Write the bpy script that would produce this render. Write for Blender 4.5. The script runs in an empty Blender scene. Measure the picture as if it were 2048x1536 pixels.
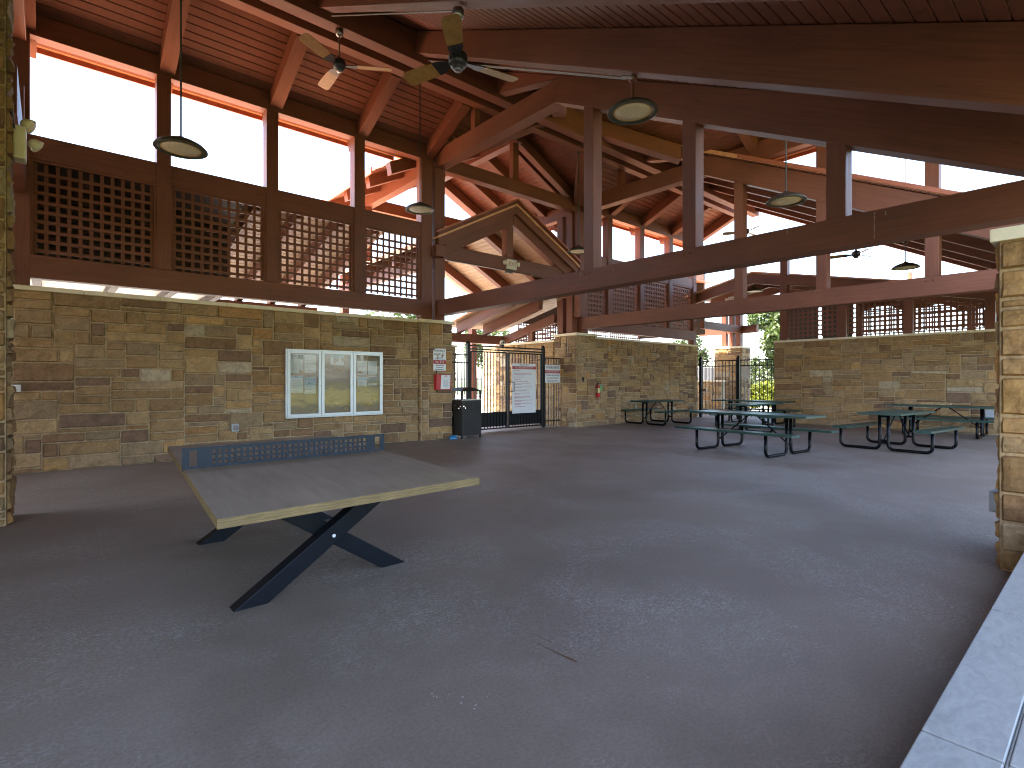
import bpy, bmesh, math, random
from mathutils import Vector, Matrix, noise
random.seed(11)
R = math.radians
scene = bpy.context.scene
C = scene.collection

# ------------------------------------------------------------------ camera
cam = bpy.data.cameras.new("Camera")
cam.sensor_width = 36.0
cam.lens = 1065.0 / 2048.0 * 36.0
cam.shift_y = -6.5 / 2048.0
cam.clip_end = 2000.0
cam.clip_start = 0.05
camo = bpy.data.objects.new("Camera", cam)
camo.location = (0.0, 0.0, 1.4)
camo.rotation_euler = (R(90), 0.0, R(48.904 - 90.0))
C.objects.link(camo)
scene.camera = camo

# ------------------------------------------------------------------ light
SUN_EL, SUN_AZ = R(64), math.atan2(-0.93, 0.30)      # sun stands behind the long wall
world = bpy.data.worlds.new("World")
scene.world = world
world.use_nodes = True
wn = world.node_tree
bg = wn.nodes["Background"]
sky = wn.nodes.new("ShaderNodeTexSky")
sky.sky_type = 'NISHITA'
sky.sun_disc = False
sky.sun_elevation = SUN_EL
sky.sun_rotation = SUN_AZ
sky.air_density = 1.0
sky.dust_density = 2.0
sky.ozone_density = 1.0
wn.links.new(sky.outputs["Color"], bg.inputs["Color"])
bg.inputs["Strength"].default_value = 0.15
sl = bpy.data.lights.new("sun", 'SUN')
sl.energy = 3.6
sl.angle = R(0.5)
sl.color = (1.0, 0.93, 0.82)
so = bpy.data.objects.new("sun", sl)
tosun = Vector((math.sin(SUN_AZ) * math.cos(SUN_EL), math.cos(SUN_AZ) * math.cos(SUN_EL), math.sin(SUN_EL)))
so.rotation_euler = tosun.to_track_quat('Z', 'Y').to_euler()
so.location = (0, 0, 30)
C.objects.link(so)
scene.view_settings.view_transform = 'Standard'
scene.view_settings.look = 'None'
scene.view_settings.gamma = 1.0
scene.view_settings.exposure = 3.25
scene.cycles.use_denoising = True
scene.cycles.filter_width = 1.1
scene.cycles.max_bounces = 10
scene.cycles.diffuse_bounces = 6
scene.cycles.glossy_bounces = 4
scene.cycles.transparent_max_bounces = 12
scene.cycles.caustics_reflective = False
scene.cycles.caustics_refractive = False

# ------------------------------------------------------------------ materials
class NT:
    def __init__(s, name):
        s.m = bpy.data.materials.new(name); s.m.use_nodes = True
        s.t = s.m.node_tree; s.b = s.t.nodes["Principled BSDF"]
    def n(s, typ, **kw):
        x = s.t.nodes.new(typ)
        for k, v in kw.items(): setattr(x, k, v)
        return x
    def l(s, a, b): s.t.links.new(a, b)
    def val(s, node, **kw):
        for k, v in kw.items(): node.inputs[k.replace('_', ' ')].default_value = v
        return node
    def noise(s, vec, scale, detail=4.0, rough=0.55, dist=0.0):
        x = s.n("ShaderNodeTexNoise")
        x.inputs["Scale"].default_value = scale; x.inputs["Detail"].default_value = detail
        x.inputs["Roughness"].default_value = rough; x.inputs["Distortion"].default_value = dist
        s.l(vec, x.inputs["Vector"]); return x.outputs["Fac"]
    def ramp(s, fac, stops):
        r = s.n("ShaderNodeValToRGB"); e = r.color_ramp.elements
        while len(e) > 1: e.remove(e[-1])
        for i, (p, c) in enumerate(stops):
            el = e[0] if i == 0 else e.new(p)
            el.position = p; el.color = tuple(c) + ((1,) if len(c) == 3 else ())
        s.l(fac, r.inputs["Fac"]); return r.outputs["Color"]
    def mix(s, fac, a, b, mode='MIX'):
        x = s.n("ShaderNodeMix", data_type='RGBA', blend_type=mode)
        if isinstance(fac, float): x.inputs[0].default_value = fac
        else: s.l(fac, x.inputs[0])
        for i, v in ((6, a), (7, b)):
            if isinstance(v, (tuple, list)): x.inputs[i].default_value = tuple(v) + ((1,) if len(v) == 3 else ())
            else: s.l(v, x.inputs[i])
        return x.outputs[2]
    def bump(s, h, strength, dist=0.01, prev=None):
        x = s.n("ShaderNodeBump"); x.inputs["Strength"].default_value = strength; x.inputs["Distance"].default_value = dist
        s.l(h, x.inputs["Height"])
        if prev is not None: s.l(prev, x.inputs["Normal"])
        return x.outputs["Normal"]
    def mapped(s, src, scale):
        m = s.n("ShaderNodeMapping"); m.inputs["Scale"].default_value = scale
        s.l(src, m.inputs["Vector"]); return m.outputs["Vector"]
    def coord(s, what="Object"):
        return s.n("ShaderNodeTexCoord").outputs[what]
    def geo(s): return s.n("ShaderNodeNewGeometry").outputs["Position"]

def plain(name, col, rough=0.5, metal=0.0, var=0.12, scale=9.0, bump=0.0, spec=0.5):
    t = NT(name); p = t.geo()
    f = t.noise(p, scale, 5.0)
    lo = tuple(c * (1 - var) for c in col); hi = tuple(min(1, c * (1 + var)) for c in col)
    t.l(t.ramp(f, [(0.3, lo), (0.7, hi)]), t.b.inputs["Base Color"])
    t.b.inputs["Roughness"].default_value = rough; t.b.inputs["Metallic"].default_value = metal
    t.b.inputs["Specular IOR Level"].default_value = spec
    if bump: t.l(t.bump(t.noise(p, scale * 8, 4.0), bump, 0.004), t.b.inputs["Normal"])
    return t.m

def timber(name, col, rough=0.55, grain=1.0):
    t = NT(name); uv = t.coord("UV")
    g = t.noise(t.mapped(uv, (1.3, 34.0, 1.0)), 1.0, 6.0, 0.6, 0.4)
    g2 = t.noise(t.mapped(uv, (0.5, 2.2, 1.0)), 1.0, 3.0)
    big = t.noise(t.geo(), 0.9, 4.0)
    c = t.ramp(g, [(0.25, [x * (1 - .28 * grain) for x in col]), (0.55, col), (0.8, [x * (1 + .16 * grain) for x in col])])
    c = t.mix(0.55, c, t.ramp(g2, [(0.3, (0.72, 0.70, 0.70)), (0.7, (1.18, 1.15, 1.12))]), 'MULTIPLY')
    c = t.mix(0.45, c, t.ramp(big, [(0.35, (0.75, 0.74, 0.76)), (0.7, (1.2, 1.16, 1.1))]), 'MULTIPLY')
    # small pale drips and knots
    kn = t.noise(t.mapped(uv, (2.4, 7.0, 1.0)), 1.0, 2.0, 0.5, 1.2)
    c = t.mix(t.ramp(kn, [(0.70, (0, 0, 0)), (0.77, (0.6, 0.6, 0.6))]), c, [x * 0.45 for x in col])
    t.l(c, t.b.inputs["Base Color"])
    t.l(t.ramp(g, [(0.3, (rough - .1,) * 3), (0.7, (rough + .12,) * 3)]), t.b.inputs["Roughness"])
    t.b.inputs["Specular IOR Level"].default_value = 0.35
    t.l(t.bump(g, 0.25, 0.004), t.b.inputs["Normal"])
    return t.m

M = {}
M['timber'] = timber('stained_timber', (0.205, 0.074, 0.043))
M['board'] = timber('stained_boards', (0.190, 0.064, 0.036))
M['tan_board'] = timber('tan_boards', (0.40, 0.25, 0.15))
M['roofing'] = plain('clay_roofing', (0.72, 0.36, 0.19), 0.7, var=0.15)
M['fascia'] = plain('painted_fascia', (0.42, 0.13, 0.075), 0.55)

def stone_mat():
    t = NT('ashlar_stone'); p = t.geo()
    a = t.n("ShaderNodeVertexColor"); a.layer_name = "tint"
    n1 = t.noise(p, 7.0, 6.0, 0.62, 0.6); n2 = t.noise(p, 34.0, 5.0, 0.6); n3 = t.noise(p, 3.0, 3.0, 0.5, 1.0)
    c = t.mix(0.8, a.outputs["Color"], t.ramp(n1, [(0.28, (0.62, 0.58, 0.55)), (0.5, (1, 1, 1)), (0.74, (1.28, 1.22, 1.1))]), 'MULTIPLY')
    c = t.mix(0.6, c, t.ramp(n2, [(0.3, (0.60, 0.59, 0.58)), (0.7, (1.28, 1.28, 1.28))]), 'MULTIPLY')
    c = t.mix(t.ramp(n3, [(0.60, (0, 0, 0)), (0.74, (0.36, 0.36, 0.36))]), c, (0.38, 0.19, 0.07))
    t.l(c, t.b.inputs["Base Color"])
    t.b.inputs["Roughness"].default_value = 0.85; t.b.inputs["Specular IOR Level"].default_value = 0.25
    t.l(t.bump(n2, 0.55, 0.012, t.bump(n1, 0.5, 0.03)), t.b.inputs["Normal"])
    return t.m
M['stone'] = stone_mat()
M['cap'] = plain('limestone_cap', (0.84, 0.73, 0.55), 0.75, var=0.10, scale=5.0, bump=0.2)

def ledge_mat():
    t = NT('honed_limestone'); p = t.geo()
    n1 = t.noise(t.mapped(p, (2.0, 5.0, 1.0)), 3.6, 8.0, 0.66, 1.6); n2 = t.noise(p, 60.0, 4.0)
    c = t.ramp(n1, [(0.30, (0.225, 0.225, 0.217)), (0.5, (0.285, 0.28, 0.268)), (0.70, (0.335, 0.33, 0.313))])
    c = t.mix(0.5, c, t.ramp(n2, [(0.3, (0.86, 0.86, 0.86)), (0.7, (1.08, 1.08, 1.08))]), 'MULTIPLY')
    v = t.n("ShaderNodeTexVoronoi"); v.inputs["Scale"].default_value = 2.3; t.l(p, v.inputs["Vector"])
    t.l(c, t.b.inputs["Base Color"]); t.b.inputs["Roughness"].default_value = 0.42
    t.l(t.bump(n2, 0.15, 0.003), t.b.inputs["Normal"])
    return t.m
M['ledge'] = ledge_mat()

def floor_mat():
    t = NT('stained_concrete'); p = t.geo()
    broad = t.noise(p, 0.45, 5.0, 0.55, 0.8); mid = t.noise(p, 2.2, 6.0, 0.62, 1.4)
    fine = t.noise(p, 60.0, 3.0, 0.6); scuff = t.noise(t.mapped(p, (1.0, 1.5, 1.0)), 24.0, 8.0, 0.72, 2.2)
    c = t.ramp(broad, [(0.30, (0.170, 0.130, 0.101)), (0.48, (0.208, 0.163, 0.128)), (0.70, (0.242, 0.194, 0.156))])
    c = t.mix(0.7, c, t.ramp(mid, [(0.3, (0.84, 0.82, 0.80)), (0.7, (1.14, 1.13, 1.13))]), 'MULTIPLY')
    c = t.mix(0.6, c, t.ramp(fine, [(0.3, (0.75, 0.75, 0.75)), (0.7, (1.25, 1.25, 1.25))]), 'MULTIPLY')
    patch = t.ramp(t.noise(p, 0.8, 4.0, 0.6, 0.5), [(0.44, (0.06, 0.06, 0.06)), (0.62, (1, 1, 1))])
    sc = t.mix(1.0, t.ramp(scuff, [(0.50, (0, 0, 0)), (0.58, (0.55, 0.55, 0.55))]), patch, 'MULTIPLY')
    c = t.mix(sc, c, (0.42, 0.39, 0.365))
    # chips of pale paint and a couple of rusty drag marks
    sp = t.noise(p, 9.0, 2.0, 0.4, 0.3)
    c = t.mix(t.ramp(sp, [(0.80, (0, 0, 0)), (0.815, (1, 1, 1))]), c, (0.35, 0.34, 0.33))
    t.l(c, t.b.inputs["Base Color"])
    r = t.ramp(mid, [(0.3, (0.50,) * 3), (0.7, (0.66,) * 3)])
    r = t.mix(sc, r, (0.42, 0.42, 0.42))
    t.l(r, t.b.inputs["Roughness"]); t.b.inputs["Specular IOR Level"].default_value = 0.5
    t.l(t.bump(scuff, 0.16, 0.006, t.bump(fine, 0.22, 0.004)), t.b.inputs["Normal"])
    return t.m
M['floor'] = floor_mat()
M['rust'] = plain('rust_stain', (0.13, 0.065, 0.03), 0.7, var=0.3, scale=40)
M['drip2'] = plain('pale_chip', (0.50, 0.48, 0.46), 0.7)
M['deck'] = plain('pool_deck', (0.55, 0.50, 0.42), 0.8, var=0.1, scale=1.5, bump=0.2)
M['lawn'] = plain('lawn', (0.055, 0.068, 0.022), 0.9, var=0.3, scale=3.0)

def tabletop_mat():
    t = NT('planked_tabletop'); uv = t.coord("UV")
    g = t.noise(t.mapped(uv, (1.6, 26.0, 1.0)), 1.0, 7.0, 0.62, 0.7)
    pl = t.n("ShaderNodeTexNoise", noise_dimensions='1D'); sx = t.n("ShaderNodeSeparateXYZ"); t.l(uv, sx.inputs[0])
    mu = t.n("ShaderNodeMath", operation='MULTIPLY'); mu.inputs[1].default_value = 7.5; t.l(sx.outputs[1], mu.inputs[0])
    fl = t.n("ShaderNodeMath", operation='FLOOR'); t.l(mu.outputs[0], fl.inputs[0])
    m2 = t.n("ShaderNodeMath", operation='MULTIPLY'); m2.inputs[1].default_value = 3.71; t.l(fl.outputs[0], m2.inputs[0])
    t.l(m2.outputs[0], pl.inputs["W"]); pl.inputs["Scale"].default_value = 1.0
    c = t.ramp(g, [(0.25, (0.235, 0.172, 0.112)), (0.5, (0.290, 0.218, 0.145)), (0.78, (0.335, 0.26, 0.178))])
    c = t.mix(0.8, c, t.ramp(pl.outputs["Fac"], [(0.3, (0.91, 0.90, 0.89)), (0.7, (1.07, 1.07, 1.07))]), 'MULTIPLY')
    c = t.mix(0.5, c, t.ramp(t.noise(t.geo(), 2.0, 4.0), [(0.3, (0.82, 0.82, 0.84)), (0.7, (1.15, 1.15, 1.14))]), 'MULTIPLY')
    c = t.mix(t.ramp(t.noise(t.geo(), 17.0, 2.0), [(0.78, (0, 0, 0)), (0.80, (.7, .7, .7))]), c, (0.42, 0.40, 0.37))
    t.l(c, t.b.inputs["Base Color"]); t.b.inputs["Roughness"].default_value = 0.52; t.b.inputs["Specular IOR Level"].default_value = 0.3
    t.l(t.bump(g, 0.12, 0.002), t.b.inputs["Normal"])
    return t.m
M['tabletop'] = tabletop_mat()
def edge_mat():
    t = NT('oak_edge'); uv = t.coord("UV")
    w = t.n("ShaderNodeTexWave", wave_type='RINGS'); w.inputs["Scale"].default_value = 4.0; w.inputs["Distortion"].default_value = 9.0; w.inputs["Detail"].default_value = 3.0
    w.inputs["Detail Scale"].default_value = 1.6
    t.l(t.mapped(uv, (1.0, 5.0, 1.0)), w.inputs["Vector"])
    b = t.noise(t.mapped(uv, (4.0, 1.0, 1.0)), 1.0, 2.0)
    c = t.ramp(w.outputs["Fac"], [(0.1, (0.17, 0.112, 0.045)), (0.6, (0.205, 0.140, 0.058)), (0.9, (0.235, 0.165, 0.072))])
    c = t.mix(0.7, c, t.ramp(b, [(0.35, (0.72, 0.70, 0.66)), (0.65, (1.15, 1.13, 1.1))]), 'MULTIPLY')
    t.l(c, t.b.inputs["Base Color"]); t.b.inputs["Roughness"].default_value = 0.55
    return t.m
M['oak'] = edge_mat()
M['net'] = plain('slate_steel', (0.020, 0.029, 0.042), 0.5, 0.0, spec=0.3)
M['legsteel'] = plain('dark_navy_steel', (0.006, 0.0075, 0.011), 0.45, 0.0, var=0.2, spec=0.22)
M['black'] = plain('black_powder_coat', (0.007, 0.007, 0.009), 0.42, 0.0, var=0.2, spec=0.3)
M['tube'] = plain('black_tube', (0.0035, 0.004, 0.0055), 0.26, 0.0, var=0.2, spec=0.16)
M['green'] = plain('green_plastisol', (0.006, 0.050, 0.044), 0.30, var=0.2, scale=4, spec=0.65)
M['bin'] = plain('charcoal_bin_steel', (0.026, 0.0235, 0.022), 0.5, 0.1, var=0.15, spec=0.3)
M['bronze'] = plain('bronze_shade', (0.075, 0.066, 0.045), 0.45, 0.4, var=0.15)
M['lens'] = plain('prismatic_lens', (0.74, 0.60, 0.42), 0.45, var=0.12, scale=30)
M['lens_ring'] = plain('amber_ring', (0.65, 0.40, 0.12), 0.4)
M['fanmetal'] = plain('dark_fan_metal', (0.05, 0.046, 0.045), 0.38, 0.6)
M['chrome'] = plain('satin_nickel', (0.35, 0.33, 0.32), 0.3, 0.9)
M['blade'] = plain('honey_blade', (0.36, 0.185, 0.042), 0.5, var=0.18, scale=14)
M['ivory'] = plain('ivory_plastic', (0.66, 0.59, 0.45), 0.45, var=0.05)
M['white'] = plain('white_panel', (0.78, 0.79, 0.80), 0.45, var=0.03)
M['paper'] = plain('paper', (0.66, 0.68, 0.70), 0.7, var=0.04)
M['alu'] = plain('white_aluminium', (0.62, 0.66, 0.70), 0.35, 0.3, var=0.04)
M['cork'] = plain('cork', (0.30, 0.205, 0.135), 0.9, var=0.12, scale=60)
M['red'] = plain('red_paint', (0.50, 0.018, 0.022), 0.4, var=0.1)
M['signred'] = plain('sign_red', (0.42, 0.04, 0.05), 0.45, var=0.04)
M['ink'] = plain('ink', (0.045, 0.045, 0.06), 0.6, var=0.05)
M['grey_ink'] = plain('grey_ink', (0.34, 0.36, 0.42), 0.6, var=0.05)
M['pink_ink'] = plain('red_ink', (0.50, 0.22, 0.24), 0.6, var=0.05)
M['exitred'] = plain('exit_red', (0.42, 0.10, 0.06), 0.5)
M['grey_box'] = plain('grey_metal_box', (0.42, 0.46, 0.52), 0.45, 0.2, var=0.06)
M['galv'] = plain('painted_pipe', (0.27, 0.22, 0.20), 0.5, 0.1)
M['drip'] = plain('pale_dropping', (0.42, 0.36, 0.33), 0.8, var=0.1)
M['blue'] = plain('blue_plastic', (0.03, 0.20, 0.42), 0.4)
M['tag_green'] = plain('green_tag', (0.10, 0.45, 0.16), 0.5)
M['yellow'] = plain('label_yellow', (0.62, 0.55, 0.22), 0.5)
M['photo_blue'] = plain('print_blue', (0.28, 0.42, 0.55), 0.5, var=0.3, scale=25)
M['photo_dark'] = plain('print_dark', (0.12, 0.13, 0.14), 0.5, var=0.7, scale=35)
M['siding'] = plain('dark_siding', (0.055, 0.034, 0.026), 0.7, var=0.15)
M['soffit'] = plain('pale_soffit', (0.66, 0.58, 0.52), 0.6, var=0.06)
M['bark'] = plain('bark', (0.10, 0.075, 0.055), 0.9, var=0.3, scale=20, bump=0.5)
M['fence_grey'] = plain('grey_fence', (0.075, 0.075, 0.08), 0.6)
M['plastic_white'] = plain('white_resin', (0.75, 0.76, 0.78), 0.4, var=0.03)

def leaf_mat(name, col):
    t = NT(name)
    a = t.n("ShaderNodeVertexColor"); a.layer_name = "tint"
    c = t.mix(1.0, a.outputs["Color"], tuple(col), 'MULTIPLY')
    t.l(c, t.b.inputs["Base Color"]); t.b.inputs["Roughness"].default_value = 0.5
    tr = t.n("ShaderNodeBsdfTranslucent"); t.l(c, tr.inputs["Color"])
    mx = t.n("ShaderNodeMixShader"); mx.inputs[0].default_value = 0.35
    t.l(t.b.outputs[0], mx.inputs[1]); t.l(tr.outputs[0], mx.inputs[2])
    t.l(mx.outputs[0], t.t.nodes["Material Output"].inputs["Surface"])
    return t.m
M['leaf'] = leaf_mat('leaf_green', (0.058, 0.085, 0.018))
M['leaf2'] = leaf_mat('leaf_olive', (0.10, 0.105, 0.04))
M['hedge'] = leaf_mat('hedge_leaf', (0.15, 0.18, 0.012))

def acrylic():
    t = NT('wavy_acrylic'); p = t.geo()
    n = t.noise(p, 2.6, 3.0, 0.5, 1.2)
    bm_ = t.bump(n, 0.05, 0.05)
    gl = t.n("ShaderNodeBsdfGlossy"); gl.inputs["Roughness"].default_value = 0.02; gl.inputs["Color"].default_value = (1, 1, 1, 1)
    t.l(bm_, gl.inputs["Normal"])
    tp = t.n("ShaderNodeBsdfTransparent"); tp.inputs["Color"].default_value = (0.95, 0.96, 0.95, 1)
    fr = t.n("ShaderNodeFresnel"); fr.inputs["IOR"].default_value = 1.62; t.l(bm_, fr.inputs["Normal"])
    mx = t.n("ShaderNodeMixShader"); t.l(fr.outputs[0], mx.inputs[0]); t.l(tp.outputs[0], mx.inputs[1]); t.l(gl.outputs[0], mx.inputs[2])
    t.l(mx.outputs[0], t.t.nodes["Material Output"].inputs["Surface"])
    return t.m
M['acrylic'] = acrylic()

# ------------------------------------------------------------------ mesh builder
def origin_of(o):
    v = Vector((0, 0, 0))
    while o is not None:
        v = v + o.location; o = o.parent
    return v

class MB:
    def __init__(s): s.v = []; s.f = []; s.uv = []; s.col = []; s.mi = []; s.cur = 0
    def face(s, idx, uvs=None, col=None):
        s.f.append(idx); s.uv.append(uvs or [(0, 0)] * len(idx)); s.col.append(col or (1, 1, 1)); s.mi.append(s.cur)
    def poly(s, pts, uvs=None, col=None):
        b = len(s.v); s.v.extend([tuple(p) for p in pts]); s.face(list(range(b, b + len(pts))), uvs, col)
    def hexa(s, P, L=1.0, W=.2, H=.2, col=None):
        """P: 8 points, 0-3 one end (ccw), 4-7 the other end"""
        b = len(s.v); s.v.extend([tuple(p) for p in P]); o = random.uniform(0, 30); u0 = random.uniform(0, 30)
        s.face([b + 3, b + 2, b + 1, b], [(o, u0), (o + .05, u0), (o + .05, u0 + H), (o, u0 + H)], col)
        s.face([b + 4, b + 5, b + 6, b + 7], [(o, u0), (o + .05, u0), (o + .05, u0 + H), (o, u0 + H)], col)
        per = [W, H, W, H]; q = u0
        for i in range(4):
            j = (i + 1) % 4
            s.face([b + i, b + j, b + 4 + j, b + 4 + i], [(o, q), (o, q + per[i]), (o + L, q + per[i]), (o + L, q)], col)
            q += per[i] + .37
    def box(s, x0, x1, y0, y1, z0, z1, col=None):
        dx, dy, dz = x1 - x0, y1 - y0, z1 - z0
        if dx >= dy and dx >= dz:
            P = [(x0, y0, z0), (x0, y1, z0), (x0, y1, z1), (x0, y0, z1)]; Q = [(x1,) + p[1:] for p in P]; L, W, H = dx, dy, dz
            P, Q = P[::-1], Q[::-1]
        elif dy >= dz:
            P = [(x0, y0, z0), (x1, y0, z0), (x1, y0, z1), (x0, y0, z1)]; Q = [(p[0], y1, p[2]) for p in P]; L, W, H = dy, dx, dz
            P, Q = P[::-1][:], Q[::-1][:]
            P, Q = P[::-1], Q[::-1]
        else:
            P = [(x0, y0, z0), (x0, y1, z0), (x1, y1, z0), (x1, y0, z0)]; Q = [p[:2] + (z1,) for p in P]; L, W, H = dz, dy, dx
            P, Q = P[::-1], Q[::-1]
        s.hexa(P + Q, L, W, H, col)
    def beam(s, p0, p1, w, h, up=(0, 0, 1), plumb=False):
        """box along p0-p1 (axis through its centre); plumb: ends vertical and h measured vertically"""
        p0, p1 = Vector(p0), Vector(p1); d = p1 - p0; L = d.length; d.normalize()
        up = Vector(up); side = d.cross(up).normalized()
        u = Vector((0, 0, 1)) if plumb else side.cross(d).normalized()
        a, b = side * (w / 2), u * (h / 2)
        P = [p0 - a - b, p0 + a - b, p0 + a + b, p0 - a + b]; Q = [p + d * L for p in P]
        s.hexa(P[::-1] + Q[::-1] if False else P + Q, L, w, h)
    def tube(s, pts, r, n=8, cap=True, radii=None):
        pts = [Vector(p) for p in pts]; rings = []; b = len(s.v)
        d0 = (pts[1] - pts[0]).normalized()
        ref = Vector((0, 0, 1)) if abs(d0.z) < .9 else Vector((1, 0, 0))
        x = d0.cross(ref).normalized(); prev = d0
        for i, p in enumerate(pts):
            if i == 0: d = d0
            elif i == len(pts) - 1: d = (pts[-1] - pts[-2]).normalized()
            else: d = ((pts[i + 1] - p).normalized() + (p - pts[i - 1]).normalized()).normalized()
            q = prev.rotation_difference(d); x = (q @ x).normalized(); prev = d
            y = d.cross(x).normalized(); rr = radii[i] if radii else r
            for k in range(n):
                t = 2 * math.pi * k / n
                s.v.append(tuple(p + (x * math.cos(t) + y * math.sin(t)) * rr))
        for i in range(len(pts) - 1):
            for k in range(n):
                j = (k + 1) % n
                s.face([b + i * n + k, b + i * n + j, b + (i + 1) * n + j, b + (i + 1) * n + k])
        if cap:
            s.face([b + k for k in range(n)][::-1]); e = b + (len(pts) - 1) * n; s.face([e + k for k in range(n)])
    def lathe(s, prof, c=(0, 0, 0), n=24, axis='z'):
        b = len(s.v)
        for r, z in prof:
            for k in range(n):
                t = 2 * math.pi * k / n
                a, bb = r * math.cos(t), r * math.sin(t)
                p = {'z': (a, bb, z), 'y': (a, z, bb), 'x': (z, a, bb)}[axis]
                s.v.append((c[0] + p[0], c[1] + p[1], c[2] + p[2]))
        for i in range(len(prof) - 1):
            for k in range(n):
                j = (k + 1) % n
                s.face([b + i * n + k, b + i * n + j, b + (i + 1) * n + j, b + (i + 1) * n + k])
        if prof[0][0] > 1e-6: s.face([b + k for k in range(n)][::-1])
        if prof[-1][0] > 1e-6: s.face([b + (len(prof) - 1) * n + k for k in range(n)])
    def prism(s, poly, axis, a0, a1):
        """poly: 2D points (u, z); extruded along axis between a0 and a1; axis 'x': u=y, 'y': u=x, 'z': (x, y)"""
        def pt(u, w, a): return {'x': (a, u, w), 'y': (u, a, w), 'z': (u, w, a)}[axis]
        b = len(s.v); n = len(poly); o = random.uniform(0, 20)
        for a in (a0, a1):
            for u, w in poly: s.v.append(pt(u, w, a))
        L_, (ex, ez) = max((math.dist(poly[i], poly[(i + 1) % n]), (poly[(i + 1) % n][0] - poly[i][0], poly[(i + 1) % n][1] - poly[i][1])) for i in range(n)); ex, ez = ex / L_, ez / L_
        fu = [(o + u * ex + w * ez, o - u * ez + w * ex) for u, w in poly]
        s.face([b + i for i in range(n)], fu); s.face([b + n + i for i in range(n)][::-1], fu[::-1])
        q = o
        for i in range(n):
            j = (i + 1) % n; l = math.dist(poly[i], poly[j])
            s.face([b + i, b + n + i, b + n + j, b + j], [(o, q), (o, q + abs(a1 - a0)), (o + l, q + abs(a1 - a0)), (o + l, q)])
            q += abs(a1 - a0) + .2
    def build(s, name, m, parent=None, smooth=False, bevel=0.0, at=None):
        if parent is not None: org = origin_of(parent)
        elif at is not None: org = Vector(at)
        else:
            xs = [v[0] for v in s.v]; ys = [v[1] for v in s.v]; zs = [v[2] for v in s.v]
            org = Vector(((min(xs) + max(xs)) / 2, (min(ys) + max(ys)) / 2, min(zs)))
        me = bpy.data.meshes.new(name)
        me.from_pydata([(v[0] - org.x, v[1] - org.y, v[2] - org.z) for v in s.v], [], s.f)
        bm = bmesh.new(); bm.from_mesh(me); bmesh.ops.recalc_face_normals(bm, faces=bm.faces); 
        # keep uv/colour by writing them after the normals are fixed, in face-vertex order
        lay = bm.loops.layers.uv.new("UVMap"); cl = bm.loops.layers.float_color.new("tint")
        bm.verts.ensure_lookup_table()
        for f, idx, uvs, col, mi in zip(bm.faces, s.f, s.uv, s.col, s.mi):
            mp = {i: u for i, u in zip(idx, uvs)}
            f.material_index = mi; f.smooth = smooth
            for lp in f.loops:
                lp[lay].uv = mp[lp.vert.index]; lp[cl] = (col[0], col[1], col[2], 1)
        bm.to_mesh(me); bm.free()
        for x in (m if isinstance(m, (list, tuple)) else [m]): me.materials.append(x)
        o = bpy.data.objects.new(name, me); C.objects.link(o)
        if parent is not None: o.parent = parent
        else: o.location = org
        if bevel:
            bv = o.modifiers.new("bevel", 'BEVEL'); bv.width = bevel; bv.segments = 2; bv.limit_method = 'ANGLE'; bv.angle_limit = R(40)
        return o

def tag(o, label=None, cat=None, group=None, kind=None):
    for k, v in (('label', label), ('category', cat), ('group', group), ('kind', kind)):
        if v: o[k] = v
    return o
def thing(name, label, cat, loc, group=None):
    o = bpy.data.objects.new(name, None); o.empty_display_size = 0.2; o.location = loc
    C.objects.link(o); bpy.context.view_layer.update() if False else None
    return tag(o, label, cat, group)
def copy_tree(o, parent=None):
    c = o.copy(); C.objects.link(c)
    if parent is not None: c.parent = parent
    for ch in [x for x in bpy.data.objects if x.parent == o]: copy_tree(ch, c)
    return c
def text_mesh(name, s, size, loc, m, parent, face='-y', align='CENTER', wide=1.0):
    cu = bpy.data.curves.new(name, 'FONT'); cu.body = s; cu.size = size; cu.align_x = align; cu.align_y = 'CENTER'
    cu.extrude = 0.0008; cu.resolution_u = 3
    tmp = bpy.data.objects.new(name, cu); C.objects.link(tmp)
    dg = bpy.context.evaluated_depsgraph_get(); me = bpy.data.meshes.new_from_object(tmp.evaluated_get(dg))
    bpy.data.objects.remove(tmp); bpy.data.curves.remove(cu)
    rot = {'-y': Matrix.Rotation(R(90), 4, 'X'), '-x': Matrix.Rotation(R(-90), 4, 'Z') @ Matrix.Rotation(R(90), 4, 'X')}[face]
    org = origin_of(parent)
    me.transform(Matrix.Translation(Vector(loc) - org) @ rot @ Matrix.Diagonal((wide, 1, 1, 1)))
    me.materials.clear(); me.materials.append(m)
    o = bpy.data.objects.new(name, me); C.objects.link(o); o.parent = parent
    return o

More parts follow.
